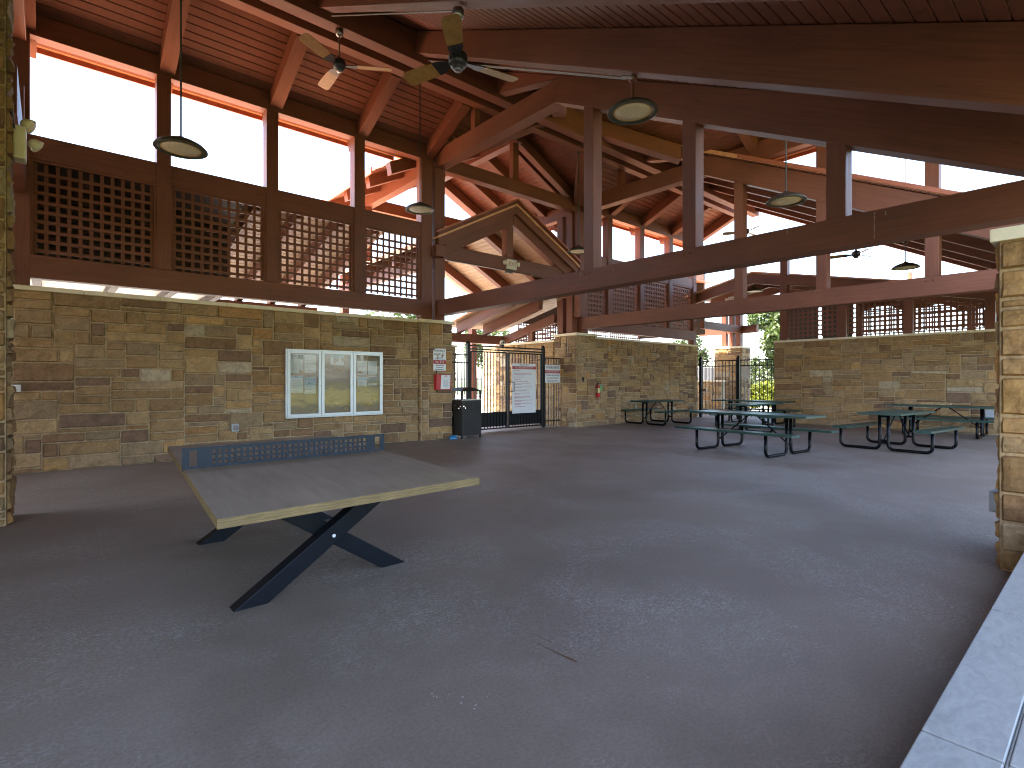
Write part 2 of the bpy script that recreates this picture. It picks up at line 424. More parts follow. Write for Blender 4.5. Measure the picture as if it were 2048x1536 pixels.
# ------------------------------------------------------------------ the ground
g = MB(); g.poly([(-400, -400, -0.03), (400, -400, -0.03), (400, 400, -0.03), (-400, 400, -0.03)])
tag(g.build('ground', M['lawn'], at=(0, 0, -0.03)), kind='structure')
g = MB(); g.box(-14, 46, 11.9, 44, -0.3, -0.012); g.box(19.4, 46, 9.6, 11.9, -0.3, -0.013)
tag(g.build('pool_deck', M['deck'], at=(0, 0, 0)), kind='structure')
g = MB(); g.box(-40, 80, -70, -11, -0.3, -0.02)
M['meadow'] = plain('sunny_meadow', (0.20, 0.19, 0.045), 0.9, var=0.25, scale=1.2)
tag(g.build('lawn', M['meadow'], at=(0, 0, 0)), kind='structure')
g = MB(); g.box(-9, 21.0, -1.6, 12.6, -0.3, 0.0)
tag(g.build('floor', M['floor'], at=(0, 0, 0)), kind='structure')
g = MB()
for x, y, L, w, an in ((1.975, 1.92, .27, .014, -86), (2.03, 2.06, .11, .005, -86)):
    dx, dy = math.cos(R(an)), math.sin(R(an)); nx, ny = -dy * w / 2, dx * w / 2
    pts = []
    for i in range(7):
        t = i / 6 - .5; k = .35 + .9 * (i / 6); j = random.uniform(.6, 1.2)
        pts.append((x + dx * L * t + nx * k * j, y + dy * L * t + ny * k * j, .0015))
    for i in range(6, -1, -1):
        t = i / 6 - .5; k = .35 + .9 * (i / 6); j = random.uniform(.6, 1.2)
        pts.append((x + dx * L * t - nx * k * j, y + dy * L * t - ny * k * j, .0015))
    g.poly(pts)
tag(g.build('floor_stain', M['rust']), kind='structure')
g = MB(); rn = random.Random(9)
for cx_, cy_, n_ in ((.15, 3.7, 3), (1.36, 1.85, 7), (1.31, 1.98, 4), (2.1, 1.5, 2), (1.0, 1.3, 3), (2.6, 2.2, 2), (3.2, 1.2, 2), (2.9, 4.6, 3), (4.4, 3.1, 2), (5.5, 5.2, 3), (.2, 6.6, 2), (3.9, 6.3, 2)):
    for _ in range(n_):
        x_, y_, r_ = cx_ + rn.gauss(0, .03), cy_ + rn.gauss(0, .03), rn.uniform(.002, .0075); k_ = rn.randint(5, 7)
        g.poly([(x_ + r_ * rn.uniform(.5, 1.3) * math.cos(6.283 * i / k_), y_ + r_ * rn.uniform(.5, 1.3) * math.sin(6.283 * i / k_), .0016) for i in range(k_)])
tag(g.build('floor_speck', M['drip2'], at=(0, 0, 0)), kind='structure')
g = MB()
g.box(7.6, 15.5, 7.42, 7.432, .0005, .002); g.box(8.9, 8.912, 4.2, 7.42, .0005, .002); g.box(8.9, 8.912, 7.432, 10.6, .0005, .002)
M['joint'] = plain('worn_joint', (0.30, 0.265, 0.24), 0.6, var=0.3, scale=4)
tag(g.build('floor_joint', M['joint'], at=(0, 0, 0)), kind='structure')

# ------------------------------------------------------------------ stone masonry
PAL = [((0.36, 0.255, 0.135), 24), ((0.31, 0.215, 0.115), 18), ((0.40, 0.30, 0.165), 14), ((0.345, 0.265, 0.165), 14), ((0.25, 0.165, 0.095), 10),
       ((0.38, 0.235, 0.105), 5), ((0.21, 0.140, 0.095), 6), ((0.22, 0.152, 0.108), 4), ((0.43, 0.385, 0.285), 3), ((0.315, 0.245, 0.155), 12), ((0.42, 0.29, 0.135), 4)]
PALX = [c for c, w in PAL for _ in range(w)]
MORTAR = (0.46, 0.355, 0.235)
def masonry(mb, o, u, n, W, H, cw=0.065, ch=0.072, deep=0.030, rough=0.016, seed=1, sub=0.07, big=1.0):
    """courses of squared random stones on a face: o lower-left corner, u along, n outward"""
    rnd = random.Random(seed); o, u, n = Vector(o), Vector(u), Vector(n); up = Vector((0, 0, 1))
    nx, nz = max(2, round(W / cw)), max(2, round(H / ch)); cw, ch = W / nx, H / nz
    occ = [[False] * nx for _ in range(nz)]
    mb.poly([o + n * .004, o + u * W + n * .004, o + u * W + up * H + n * .004, o + up * H + n * .004], col=MORTAR)
    for j in range(nz):
        i = 0
        while i < nx:
            if occ[j][i]: i += 1; continue
            run = 0
            while i + run < nx and not occ[j][i + run]: run += 1
            h = rnd.choices([1, 2, 3, 4], [12, 46, 34, 8])[0]; h = min(h, nz - j)
            if nz - j - h == 1: h = min(h + 1, nz - j)
            w = rnd.randint(3, 6) if rnd.random() < .45 else rnd.randint(6, 11)
            w = max(2, round(w * big))
            if run - w < 3: w = run if run <= 12 * big else run // 2
            w = min(w, run)
            for a in range(j, j + h):
                for b in range(i, i + w): occ[a][b] = True
            stone(mb, rnd, o, u, n, up, i * cw, (i + w) * cw, j * ch, (j + h) * ch, deep, rough, sub)
            i += w
def stone(mb, rnd, o, u, n, up, a0, a1, b0, b1, deep, rough, sub):
    g_ = 0.0085; c = rnd.choice(PALX); k = rnd.uniform(.86, 1.12); col = (c[0] * k * 1.02, c[1] * k * .93, c[2] * k * .88)
    w, h = a1 - a0, b1 - b0; nu, nv = max(2, min(9, int(w / sub))), max(2, min(4, int(h / sub)))
    d = deep * rnd.uniform(.75, 1.3); us = [0.0, .10 * h / w if w > h else .1]; 
    eu, ev = min(.35, .016 / w), min(.35, .016 / h)
    us = [0, eu] + [eu + (1 - 2 * eu) * i / nu for i in range(1, nu)] + [1 - eu, 1]
    vs = [0, ev] + [ev + (1 - 2 * ev) * i / nv for i in range(1, nv)] + [1 - ev, 1]
    base = len(mb.v); sd = rnd.uniform(0, 50); tilt = rnd.uniform(-.3, .3) * d; tilt2 = rnd.uniform(-.3, .3) * d
    for jv, b in enumerate(vs):
        for iu, a in enumerate(us):
            edge = iu in (0, len(us) - 1) or jv in (0, len(vs) - 1)
            A, B = a0 + g_ + (w - 2 * g_) * a, b0 + g_ + (h - 2 * g_) * b
            jit = Vector((A * 9 + sd, B * 9, sd))
            A += noise.noise(jit) * .005; B += noise.noise(jit + Vector((7, 3, 1))) * .005
            z = 0.0 if edge else d + tilt * (a - .5) * 2 + tilt2 * (b - .5) * 2 + noise.noise(Vector((A * 6 + sd, B * 8, sd))) * rough + noise.noise(Vector((A * 19, B * 22 + sd, sd))) * rough * .6
            mb.v.append(tuple(o + u * A + up * B + n * max(0.001, z)))
    m = len(us)
    for jv in range(len(vs) - 1):
        for iu in range(m - 1):
            q = base + jv * m + iu; mb.face([q, q + 1, q + 1 + m, q + m], col=col)
def capstones(mb, x0, x1, y0, y1, z0, z1, axis='x', n=1, gap=0.006):
    L = (x1 - x0) if axis == 'x' else (y1 - y0)
    for i in range(n):
        a, b = L * i / n + gap / 2, L * (i + 1) / n - gap / 2
        if axis == 'x': mb.box(x0 + a, x0 + b, y0, y1, z0, z1)
        else: mb.box(x0, x1, y0 + a, y0 + b, z0, z1)
X, Y = Vector((1, 0, 0)), Vector((0, 1, 0))
def wall(name, label, x0, x1, y0, y1, h, faces, cap=(0.075, 0.045, 1, 'x'), seed=1, cat='stone wall', tone=(1, 1, 1), **kw):
    root = thing(name, label, cat, ((x0 + x1) / 2, (y0 + y1) / 2, 0))
    mb = MB(); mb.box(x0, x1, y0, y1, 0, h, col=MORTAR)
    for i, f in enumerate(faces):
        if f == '-y': masonry(mb, (x0, y0, 0), X, -Y, x1 - x0, h, seed=seed + i, **kw)
        if f == '+y': masonry(mb, (x1, y1, 0), -X, Y, x1 - x0, h, seed=seed + i, **kw)
        if f == '-x': masonry(mb, (x0, y1, 0), -Y, -X, y1 - y0, h, seed=seed + i, **kw)
        if f == '+x': masonry(mb, (x1, y0, 0), Y, X, y1 - y0, h, seed=seed + i, **kw)
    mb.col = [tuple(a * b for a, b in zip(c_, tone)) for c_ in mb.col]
    mb.build('masonry', M['stone'], root)
    if cap:
        t, ov, n, ax = cap; c = MB(); capstones(c, x0 - ov, x1 + ov, y0 - ov, y1 + ov, h, h + t, ax, n)
        c.build('capstone', M['cap'], root, bevel=.006)
    return root

wall('stone_wall', 'long tan stone wall carrying the notice board, pale cap along its top', -2.6, 6.56, 10.87, 11.22, 2.77, ['-y'], (0.07, 0.03, 9, 'x'), 3, big=1.15)
wall('stone_pillar', 'tan stone pillar bearing the emergency phone sign beside the trash can', 6.585, 7.44, 10.77, 11.6, 2.77, ['-y', '-x', '+x'], (0.075, 0.06, 1, 'x'), 21, 'stone pillar')
wall('stone_pillar', 'stone pillar between the double gate and the fire extinguisher', 11.97, 12.82, 10.77, 11.68, 2.77, ['-y', '-x', '+x'], (0.075, 0.06, 1, 'x'), 41, 'stone pillar')
wall('stone_wall', 'stone wall behind the darkest picnic table, right of the fire extinguisher', 12.88, 19.05, 10.87, 11.22, 2.72, ['-y', '+x'], (0.065, 0.03, 6, 'x'), 61)
wall('stone_wall', 'brown stone wall at the far right under the dark lattice', 18.5, 18.85, -1.5, 7.72, 2.68, ['-x', '+y'], (0.065, 0.03, 9, 'y'), 83, big=1.3)
wall('stone_pillar', 'big sunny tan stone pillar at the right edge beside the seat wall', 5.33, 6.2, -0.27, 0.60, 2.43, ['-x', '+y', '-y'], (0.095, 0.05, 1, 'x'), 108, 'stone pillar', tone=(.86, .76, .62), deep=.024, rough=.02, sub=.035, big=.85)
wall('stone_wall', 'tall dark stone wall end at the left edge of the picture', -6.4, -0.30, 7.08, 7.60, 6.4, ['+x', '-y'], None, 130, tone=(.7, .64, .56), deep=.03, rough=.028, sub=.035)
wall('stone_wall', 'shaded stone side wall with a stepped-down cap running back beyond the gate', 12.02, 12.8, 11.76, 14.4, 2.62, ['-x'], (0.07, 0.045, 2, 'y'), 150)
wall('stone_pillar', 'short stone pier with the black lantern, seen just left of the gate', 8.55, 9.25, 13.2, 13.9, 2.40, ['-y', '-x', '+x'], (0.07, 0.05, 1, 'x'), 170, 'stone pillar')
wall('stone_pillar', 'sunlit orange stone pillar standing outside behind the double gate', 15.25, 16.5, 18.6, 19.5, 3.0, ['-y', '-x'], (0.08, 0.05, 1, 'x'), 190, 'stone pillar')
wall('stone_pillar', 'sunlit golden stone pillar outside the small far gate', 22.0, 22.8, 10.55, 11.75, 2.78, ['-y', '-x'], (0.08, 0.05, 1, 'y'), 210, 'stone pillar')
wall('stone_wall', 'low sunny stone wall behind the small far gate', 21.0, 21.3, 10.9, 14.0, 1.36, ['-x'], (0.07, 0.03, 3, 'y'), 230)

wall('stone_wall', 'unseen stone wall added behind the viewer to darken the rafters', -8.9, -8.5, 1.2, 7.08, 5.6, ['+x'], (0.07, 0.03, 5, 'y'), 300)  # added out of view to block western sky light from the rafters
# seat wall along the open side
root = thing('seat_wall', 'low seat wall with broad pale honed stone cap at bottom right', 'seat wall', (3.2, .1, 0))
mb = MB(); mb.box(0.9, 5.29, -0.12, .29, 0, .44, col=MORTAR); masonry(mb, (5.29, .29, 0), -X, Y, 4.39, .44, seed=250)
mb.build('masonry', M['stone'], root)
c = MB()
for a, b in ((0.9, 1.695), (1.703, 2.80), (2.808, 3.95), (3.958, 5.285)):
    c.box(a, b, .183, .342, .44, .5); c.box(a, b, -.17, .175, .44, .5)
c.box(.95, 5.25, .1755, .1825, .45, .493); c.build('capstone', M['ledge'], root, bevel=.004)

# ------------------------------------------------------------------ timber pavilion
pav = thing('timber_pavilion', 'brown stained open timber pavilion with boarded roof, trusses and lattice screens', 'pavilion', (8, 5.5, 0))
T = M['timber']
def zA(y): return 7.95 - .487 * (8.75 - y) if y < 8.75 else 7.95 - .467 * (y - 8.75)
def zC(x): return 8.3 - .5 * abs(x - 9.6)
def zP(x): return 6.05 - .52 * abs(x - 9.45)
def zL(y): return 4.15 - .226 * (y - 10.4)       # walkway roof (ceiling)
def zL2(y): return 5.05 - .25 * (y - 11.0)       # lean-to behind the long wall
def zQ(y): return 5.20 - .212 * abs(y - 8.65)    # far porch
BEV = .007
def boards(name, mat_, axis, span, rng, zf, pitch=.14, gap=.011, th=.025):
    """boards run along axis; span: (lo, hi) in the crosswise direction; rng(v) -> list of (u0, u1)"""
    mb = MB(); lo, hi = span; n = int(round((hi - lo) / pitch)); w = (hi - lo) / n
    for i in range(n):
        v0, v1 = lo + i * w + gap / 2, lo + (i + 1) * w - gap / 2
        for (a, b) in rng((v0 + v1) / 2):
            if b - a < .05: continue
            z0, z1 = zf(v0), zf(v1); ch = .006; s = (z1 - z0) / (v1 - v0)
            sec = [(v0, z0 + th), (v0, z0 + ch), (v0 + ch, z0 + s * ch), (v1 - ch, z1 - s * ch), (v1, z1 + ch), (v1, z1 + th)]
            mb.prism(sec, axis, a, b)
    return mb.build(name, mat_, pav)
def slab(name, m, polys, th=.10, lift=.027):
    mb = MB()
    for pts in polys:
        lo = [(p[0], p[1], p[2] + lift) for p in pts]; hi = [(p[0], p[1], p[2] + lift + th) for p in pts]
        b = len(mb.v); mb.v.extend(lo + hi); n = len(pts)
        mb.face(list(range(b, b + n))[::-1]); mb.face(list(range(b + n, b + 2 * n)))
        for i in range(n):
            j = (i + 1) % n; mb.face([b + i, b + j, b + n + j, b + n + i])
    return mb.build(name, m, pav)
XW, XE = 7.12, 12.15          # where the crossing begins and ends
def dxv(y): return .7 + (.934 * (y - 8.75) if y > 8.75 else .974 * (8.75 - y))
EL, ER = 11.36, -0.75         # eaves of the long roof
# ceilings of the long roof
boards('ceiling', M['board'], 'x', (ER, 8.75), lambda y: [(-8.5, XW)], zA)
boards('ceiling', M['board'], 'x', (8.75, EL), lambda y: [(-8.5, XW)], zA)
boards('ceiling', M['board'], 'x', (ER, 8.75), lambda y: [(XE, 19.3)], zA)
boards('ceiling', M['board'], 'x', (8.75, EL), lambda y: [(XE, 19.3)], zA)
def rngA(y):
    d = dxv(y)
    return [(XW, 9.6 - d), (9.6 + d, XE)]
boards('ceiling', M['board'], 'x', (6.8, 10.84), lambda y: rngA(y)[:1], zA); boards('ceiling', M['board'], 'x', (6.8, 10.84), lambda y: rngA(y)[1:], zA)
# ceilings of the crossing roof (ridge along y)
CN, CS = 15.2, -2.0; CW, CE = 5.95, 12.95
def rngC(x):
    d = abs(x - 9.6)
    if d < .7: return [(CS, CN)]
    yr, yl = 8.75 - (d - .7) / .974, 8.75 + (d - .7) / .934
    return [(CS, yr), (yl, CN)]
boards('ceiling', M['board'], 'y', (CW, 9.6), rngC, zC)
boards('ceiling', M['board'], 'y', (9.6, CE), rngC, zC)
P3 = lambda f, pts: [(x, y, f(x, y)) for x, y in pts]
fA = lambda x, y: zA(y); fC = lambda x, y: zC(x)
slab('roof', M['roofing'], [P3(fA, [(-8.6, ER - .05), (XW, ER - .05), (XW, 8.75), (-8.6, 8.75)]), P3(fA, [(-8.6, 8.75), (XW, 8.75), (XW, EL + .05), (-8.6, EL + .05)]),
     P3(fA, [(XE, ER - .05), (19.4, ER - .05), (19.4, 8.75), (XE, 8.75)]), P3(fA, [(XE, 8.75), (19.4, 8.75), (19.4, EL + .05), (XE, EL + .05)]),
     P3(fA, [(XW, 6.75), (8.9, 8.75), (XW, 8.75)]), P3(fA, [(XW, 8.75), (8.9, 8.75), (XW, 10.9)]), P3(fA, [(XE, 6.75), (XE, 8.75), (10.3, 8.75)]), P3(fA, [(XE, 8.75), (XE, 10.9), (10.3, 8.75)])])
slab('roof', M['roofing'], [P3(fC, [(CW - .05, CS), (9.6, CS), (9.6, 8.0), (8.9, 8.75), (CW - .05, 5.62)]), P3(fC, [(9.6, CS), (CE + .05, CS), (CE + .05, 5.98), (10.3, 8.75), (9.6, 8.0)]),
     P3(fC, [(CW - .05, 12.0), (8.9, 8.75), (9.6, 8.0), (9.6, CN), (CW - .05, CN)]), P3(fC, [(CE + .05, 11.7), (CE + .05, CN), (9.6, CN), (9.6, 8.0), (10.3, 8.75)])])
# fascias along the eaves
def fascia(p0, p1, h=.16, w=.035):
    mb = MB(); mb.beam(p0, p1, w, h, plumb=True); return mb.build('fascia', M['fascia'], pav)
fascia((-8.6, EL + .07, zA(EL) + .0), (XW - .9, EL + .07, zA(EL) + .0)); fascia((13.1, EL + .07, zA(EL)), (19.4, EL + .07, zA(EL)))
fascia((CW - .07, 11.9, zC(CW)), (CW - .07, CN, zC(CW))); fascia((CE + .07, CS, zC(CE)), (CE + .07, 5.9, zC(CE)))
fascia((CE + .07, 11.9, zC(CE)), (CE + .07, CN, zC(CE)))
fascia((XE - .03, ER, zA(ER) + .08), (XE - .03, 5.9, zA(5.9) + .08), .09)

def bolt(mb, p, axis, r=.017):
    prof = [(0, -.012), (r * .75, -.011), (r, -.004), (r, .0)]
    if axis == 'x': mb.lathe([(a, b) for a, b in prof], p, 7, 'x')
    else: mb.lathe([(a, b) for a, b in prof], p, 7, 'y')

# ridge purlins
mb = MB(); mb.box(-8.4, 19.2, 8.55, 8.80, 7.30, 7.84); mb.build('ridge_beam', T, pav, bevel=BEV)
mb = MB(); mb.box(-8.4, 19.2, 9.10, 9.31, 7.36, 7.66); mb.build('ridge_beam', T, pav, bevel=BEV)
for y0, y1 in ((10.7, CN - .1), (CS + .1, 6.9)):
    mb = MB(); mb.box(9.48, 9.72, y0, y1, 7.85, 8.22); mb.build('ridge_beam', T, pav, bevel=BEV)
# wall plates at the head of the clerestory
for a, b in ((-3.0, 6.98), (12.3, 19.0)):
    mb = MB(); mb.box(a, b, 10.80, 11.02, 6.62, 6.95); mb.build('wall_plate', T, pav, bevel=BEV)
for x in (7.0, 12.2):
    mb = MB(); mb.box(x, x + .24, 10.98, CN - .2, 6.48, 6.86); mb.build('wall_plate', T, pav, bevel=BEV)
mb = MB(); mb.box(12.222, 12.44, -1.6, 6.7, 6.48, 6.86); mb.build('wall_plate', T, pav, bevel=BEV)
mb = MB(); mb.box(7.28, 12.2, 10.80, 11.04, 6.50, 6.84); mb.build('tie_beam', T, pav, bevel=BEV)

# main trusses (x = near face), asymmetrical: collar on the left, long chord on the right
def cb(y): return 3.09 + .5 * y
def ct(y): return zA(y) - .013
def truss(x, webs, w=.27, full=True, tall=()):
    mb = MB()
    mb.prism([(6.82, 6.50), (10.94, 6.50), (10.94, 6.90), (6.62, 6.90)], 'x', x, x + w)   # collar
    mb.prism([(-.55, cb(-.55)), (6.82, 6.50), (6.62, 6.9), (6.62, ct(6.62)), (-.55, ct(-.55))], 'x', x, x + w)
    mb.prism([(6.60, 6.902), (8.52, 7.36), (8.52, 7.82), (6.60, ct(6.60))], 'x', x + .03, x + w - .03)
    for i in range(4):
        bolt(mb, (x, 7.2 - i * .13, 6.55 + i * .06), 'x'); bolt(mb, (x, 6.9 - i * .13, 6.55 + i * .06), 'x')
    for y in webs: bolt(mb, (x, y + .06, cb(y) + .06), 'x'); bolt(mb, (x, y - .05, cb(y) + .22), 'x')
    tr = mb.build('truss', T, pav, bevel=BEV)
    t = MB(); t.box(x - .004, x + w + .004, .28, 10.76, 2.965, 3.315)
    for y in webs: bolt(t, (x - .004, y + .07, 3.24), 'x', .02); bolt(t, (x - .004, y - .03, 3.245), 'x', .02)
    t.build('tie_beam', T, tr, bevel=BEV)
    for y in webs:
        p = MB(); z1 = 6.47 if y in tall else cb(y) + .05
        p.box(x + .02, x + w - .02, y - .105, y + .105, 3.318, min(z1, 6.49)); p.build('web_post', T, tr, bevel=BEV)
    k = MB(); k.box(x + .05, x + .2, 9.32, 9.47, 6.90, 7.42); bolt(k, (x + .05, 9.40, 6.95), 'x'); k.build('web_post', T, tr, bevel=BEV)
    if x < 8:
        t = MB(); rn = random.Random(4)
        for y, z0, z1, ww in ((1.83, 3.02, 3.29, .006), (1.72, 3.24, 3.28, .007), (6.2, 3.24, 3.29, .007), (5.49, 3.21, 3.25, .006), (2.76, 3.25, 3.29, .008), (4.6, 3.19, 3.21, .006)):
            zz = z1
            while zz > z0:
                h = rn.uniform(.01, .035); t.box(x - .0055, x - .0035, y + rn.uniform(-.002, .002), y + ww * rn.uniform(.5, 1.1), zz - h, zz); zz -= h + rn.uniform(.0, .012)
        t.build('drip_stain', M['drip'], tr)
    return tr
truss(7.0, (6.045, 4.14, 2.23))
truss(12.2, (5.93, 4.15, 2.30), tall=(4.15, 2.30))
# single rafters of the right-hand slope
for x in (-7.3, -5.55, -3.8, -2.05, -.3, 1.5, 3.3, 5.1, 14.0, 15.75, 17.5, 18.95):
    mb = MB(); w = .2
    mb.prism([(-.6, cb(-.6) - .02), (8.54, 7.43), (8.54, 7.83), (-.6, ct(-.6))], 'x', x, x + w)
    mb.build('rafter', T, pav, bevel=BEV)
# rafters of the left-hand slope with their tails
for x in (-7.3, -5.55, -3.8, -2.05, -.36, 1.44, 3.23, 5.02, 6.72, 13.55, 15.3, 17.1, 18.85):
    mb = MB()
    y0, y1 = 9.33, 11.27
    mb.prism([(y0, zA(y0) - .34), (10.79, zA(10.79) - .30), (11.03, zA(11.03) - .3), (y1, zA(y1) - .30), (y1 + .06, zA(y1) - .012), (y0, zA(y0) - .012)], 'x', x, x + .23)
    mb.build('rafter', T, pav, bevel=BEV)
# crossing rafters and their tails
for y in (15.0, 13.7, 12.4, 11.3):
    for sg in (-1, 1):
        mb = MB(); xs = [9.6 + sg * d for d in (.13, 2.62, 3.25 if sg > 0 else 3.55)]
        mb.prism([(xs[0], zC(xs[0]) - .30), (xs[2], zC(xs[2]) - .30), (xs[2] + sg * .05, zC(xs[2]) - .02), (xs[0], zC(xs[0]) - .012)], 'y', y - .1, y + .1)
        mb.build('rafter', T, pav, bevel=BEV)
for y in (5.6, 4.3, 3.0, 1.7, .4, -.9):
    mb = MB(); mb.prism([(9.73, zC(9.73) - .30), (12.85, zC(12.85) - .30), (12.9, zC(12.85) - .02), (9.73, zC(9.73) - .012)], 'y', y - .1, y + .1)
    mb.build('rafter', T, pav, bevel=BEV)
    mb = MB(); mb.prism([(9.47, zC(9.47) - .30), (6.35, zC(6.35) - .30), (6.3, zC(6.35) - .02), (9.47, zC(9.47) - .012)], 'y', y - .1, y + .1)
    mb.build('rafter', T, pav, bevel=BEV)
# valley beams
for (xa, ya, xb, yb) in ((7.25, 10.70, 8.85, 8.98), (7.62, 7.32, 8.85, 8.50), (11.98, 10.70, 10.35, 8.98), (11.75, 7.18, 10.35, 8.50)):
    mb = MB(); mb.beam((xa, ya, zA(ya) - .22), (xb, yb, zA(yb) - .22), .3, .36, plumb=True); mb.build('rafter', T, pav, bevel=BEV)
# gable truss of the crossing over the entrance
for yy in (10.82, 14.7):
    mb = MB()
    for sg in (-1, 1):
        xa, xb = 9.6 + sg * .14, 9.6 + sg * 2.55
        mb.prism([(xa, zC(xa) - .36), (xb, zC(xb) - .34), (xb, zC(xb) - .05), (xa, zC(xa) - .05)], 'y', yy, yy + .2)
    tr = mb.build('truss', T, pav, bevel=BEV)
    k = MB(); k.box(9.5, 9.7, yy + .02, yy + .18, 6.845, 8.1); k.build('web_post', T, tr, bevel=BEV)
    if yy > 12:
        k = MB(); k.box(7.24, 12.2, yy, yy + .2, 6.5, 6.84); k.build('tie_beam', T, tr, bevel=BEV)

# posts of the left and middle walls, rails and lattice
def post(x0, x1, y0, y1, z0, z1, bolts=()):
    mb = MB(); mb.box(x0, x1, y0, y1, z0, z1)
    for z in bolts:
        for dx in (.055, (x1 - x0) - .055): bolt(mb, (x0 + dx, y0, z), 'y'); bolt(mb, (x0 + dx, y0, z + .09), 'y')
    return mb.build('post', T, pav, bevel=BEV)
LW = [(-.43, -.20), (1.40, 1.61), (3.17, 3.39), (4.95, 5.19)]
for a, b in LW: post(a, b, 10.80, 11.03, 2.84 if a < 0 else 3.31, 6.62, (3.02,) if a < 0 else (4.80, 4.98, 6.55 - .1))
post(6.60, 6.90, 10.80, 11.03, 2.845, 6.62, (5.75, 3.2)); post(6.97, 7.25, 10.78, 11.04, 2.845, 6.50, (5.1,))
b_ = MB(); b_.box(6.90, 7.18, 10.62, 10.79, 4.35, 4.62); b_.build('corbel_block', T, pav, bevel=BEV)
b_ = MB(); b_.box(-.62, -.26, 10.62, 10.79, 5.25, 5.75); b_.build('corbel_block', T, pav, bevel=BEV)
mb = MB(); mb.box(-.48, -.24, 7.61, 10.78, 6.48, 6.9); mb.build('tie_beam', T, pav, bevel=BEV)
mb = MB(); mb.box(-.48, -.24, 7.61, 10.78, 4.2, 4.72); mb.build('tie_beam', T, pav, bevel=BEV)
for y0, y1 in ((10.98, 11.22), (11.38, 11.62)): post(12.0, 12.24, y0, y1, 2.85, 6.48)
post(12.26, 12.5, 10.80, 11.03, 2.85, 6.62, (3.1, 5.2)); post(12.05, 12.24, 10.70, 10.95, 3.33, 6.5)
MW = [(13.50, 13.73), (15.23, 15.47), (17.0, 17.24), (18.64, 18.86)]
for a, b in MW: post(a, b, 10.80, 11.03, 2.79 if a > 18 else 3.31, 6.62, (5.05, 5.2, 6.5))
def lattice(plane, c, a0, a1, z0, ztop, pitch=.14, w=.048, t=.018, phase=0.0):
    """crossed battens in a frame; plane 'y' (runs along x) or 'x' (runs along y); ztop(a) gives the top"""
    mb = MB(); n = max(2, round((a1 - a0) / pitch)); p = (a1 - a0) / n
    def bx(u0, u1, d0, d1, zz0, zz1):
        if plane == 'y': mb.box(u0, u1, c + d0, c + d1, zz0, zz1)
        else: mb.box(c + d0, c + d1, u0, u1, zz0, zz1)
    for i in range(n + 1):
        u = a0 + i * p
        if i in (0, n): u += .01 if i == 0 else -.01
        if ztop(u) - z0 > .06: bx(u - w / 2, u + w / 2, t, 2 * t, z0, ztop(u))
    zmax = max(ztop(a0), ztop(a1)); m = int((zmax - z0) / .147)
    for j in range(m + 1):
        z = z0 + .06 + j * .147
        us = [a0 + (a1 - a0) * k / 40 for k in range(41) if ztop(a0 + (a1 - a0) * k / 40) > z + w * .6]
        if len(us) > 2: bx(us[0], us[-1], 0, t, z - w / 2, z + w / 2)
    return mb.build('lattice_panel', T, pav)
def frame_strip(x0, x1, y, z0, z1, t=.035):
    mb = MB(); mb.box(x0, x0 + t, y, y + .05, z0, z1); mb.box(x1 - t, x1, y, y + .05, z0, z1); mb.box(x0 + t, x1 - t, y, y + .05, z1 - t, z1)
    return mb.build('lattice_frame', T, pav)
LB = [(-.20, 1.40), (1.61, 3.17), (3.39, 4.95), (5.19, 6.60)]
mb = MB(); mb.box(-.20, 6.60, 10.80, 11.0, 2.955, 3.305)
for a, b in LW[1:]: bolt(mb, ((a + b) / 2 - .05, 10.80, 3.24), 'y'); bolt(mb, ((a + b) / 2 + .05, 10.80, 3.23), 'y')
mb.build('bottom_rail', T, pav, bevel=BEV)
for a, b in LB:
    mb = MB(); mb.box(a, b, 10.82, 11.0, 4.76, 5.125); mb.build('top_rail', T, pav, bevel=BEV)
    lattice('y', 10.87, a + .05, b - .05, 3.33, lambda u: 4.735); frame_strip(a, b, 10.83, 3.308, 4.757)
mb = MB(); mb.box(12.5, 18.64, 10.80, 11.0, 2.955, 3.30); mb.build('bottom_rail', T, pav, bevel=BEV)
for a, b in ((12.5, 13.5), (13.73, 15.23), (15.47, 17.0), (17.24, 18.64)):
    mb = MB(); mb.box(a, b, 10.82, 11.0, 4.96, 5.32); mb.build('top_rail', T, pav, bevel=BEV)
    lattice('y', 10.87, a + .05, b - .05, 3.33, lambda u: 4.93); frame_strip(a, b, 10.83, 3.303, 4.957)
# far right screen: rail follows the low gable
RP = [(7.32, 7.55), (5.60, 5.82), (3.92, 4.13), (2.17, 2.37), (.4, .62)]
for a, b in RP: post(18.5, 18.74, a, b, 2.745, zQ(b) - .30 if a < 7 else 5.9)
mb = MB(); mb.prism([(7.3, zQ(7.3) - .33), (7.3, zQ(7.3) + .0), (-.5, zQ(-.5)), (-.5, zQ(-.5) - .33)], 'x', 18.46, 18.70); mb.build('top_rail', T, pav, bevel=BEV)
for (a0, a1) in ((5.82, 7.32), (4.13, 5.60), (2.37, 3.92), (.62, 2.17)):
    lattice('x', 18.56, a0 + .03, a1 - .03, 2.82, lambda u: zQ(u) - .34)
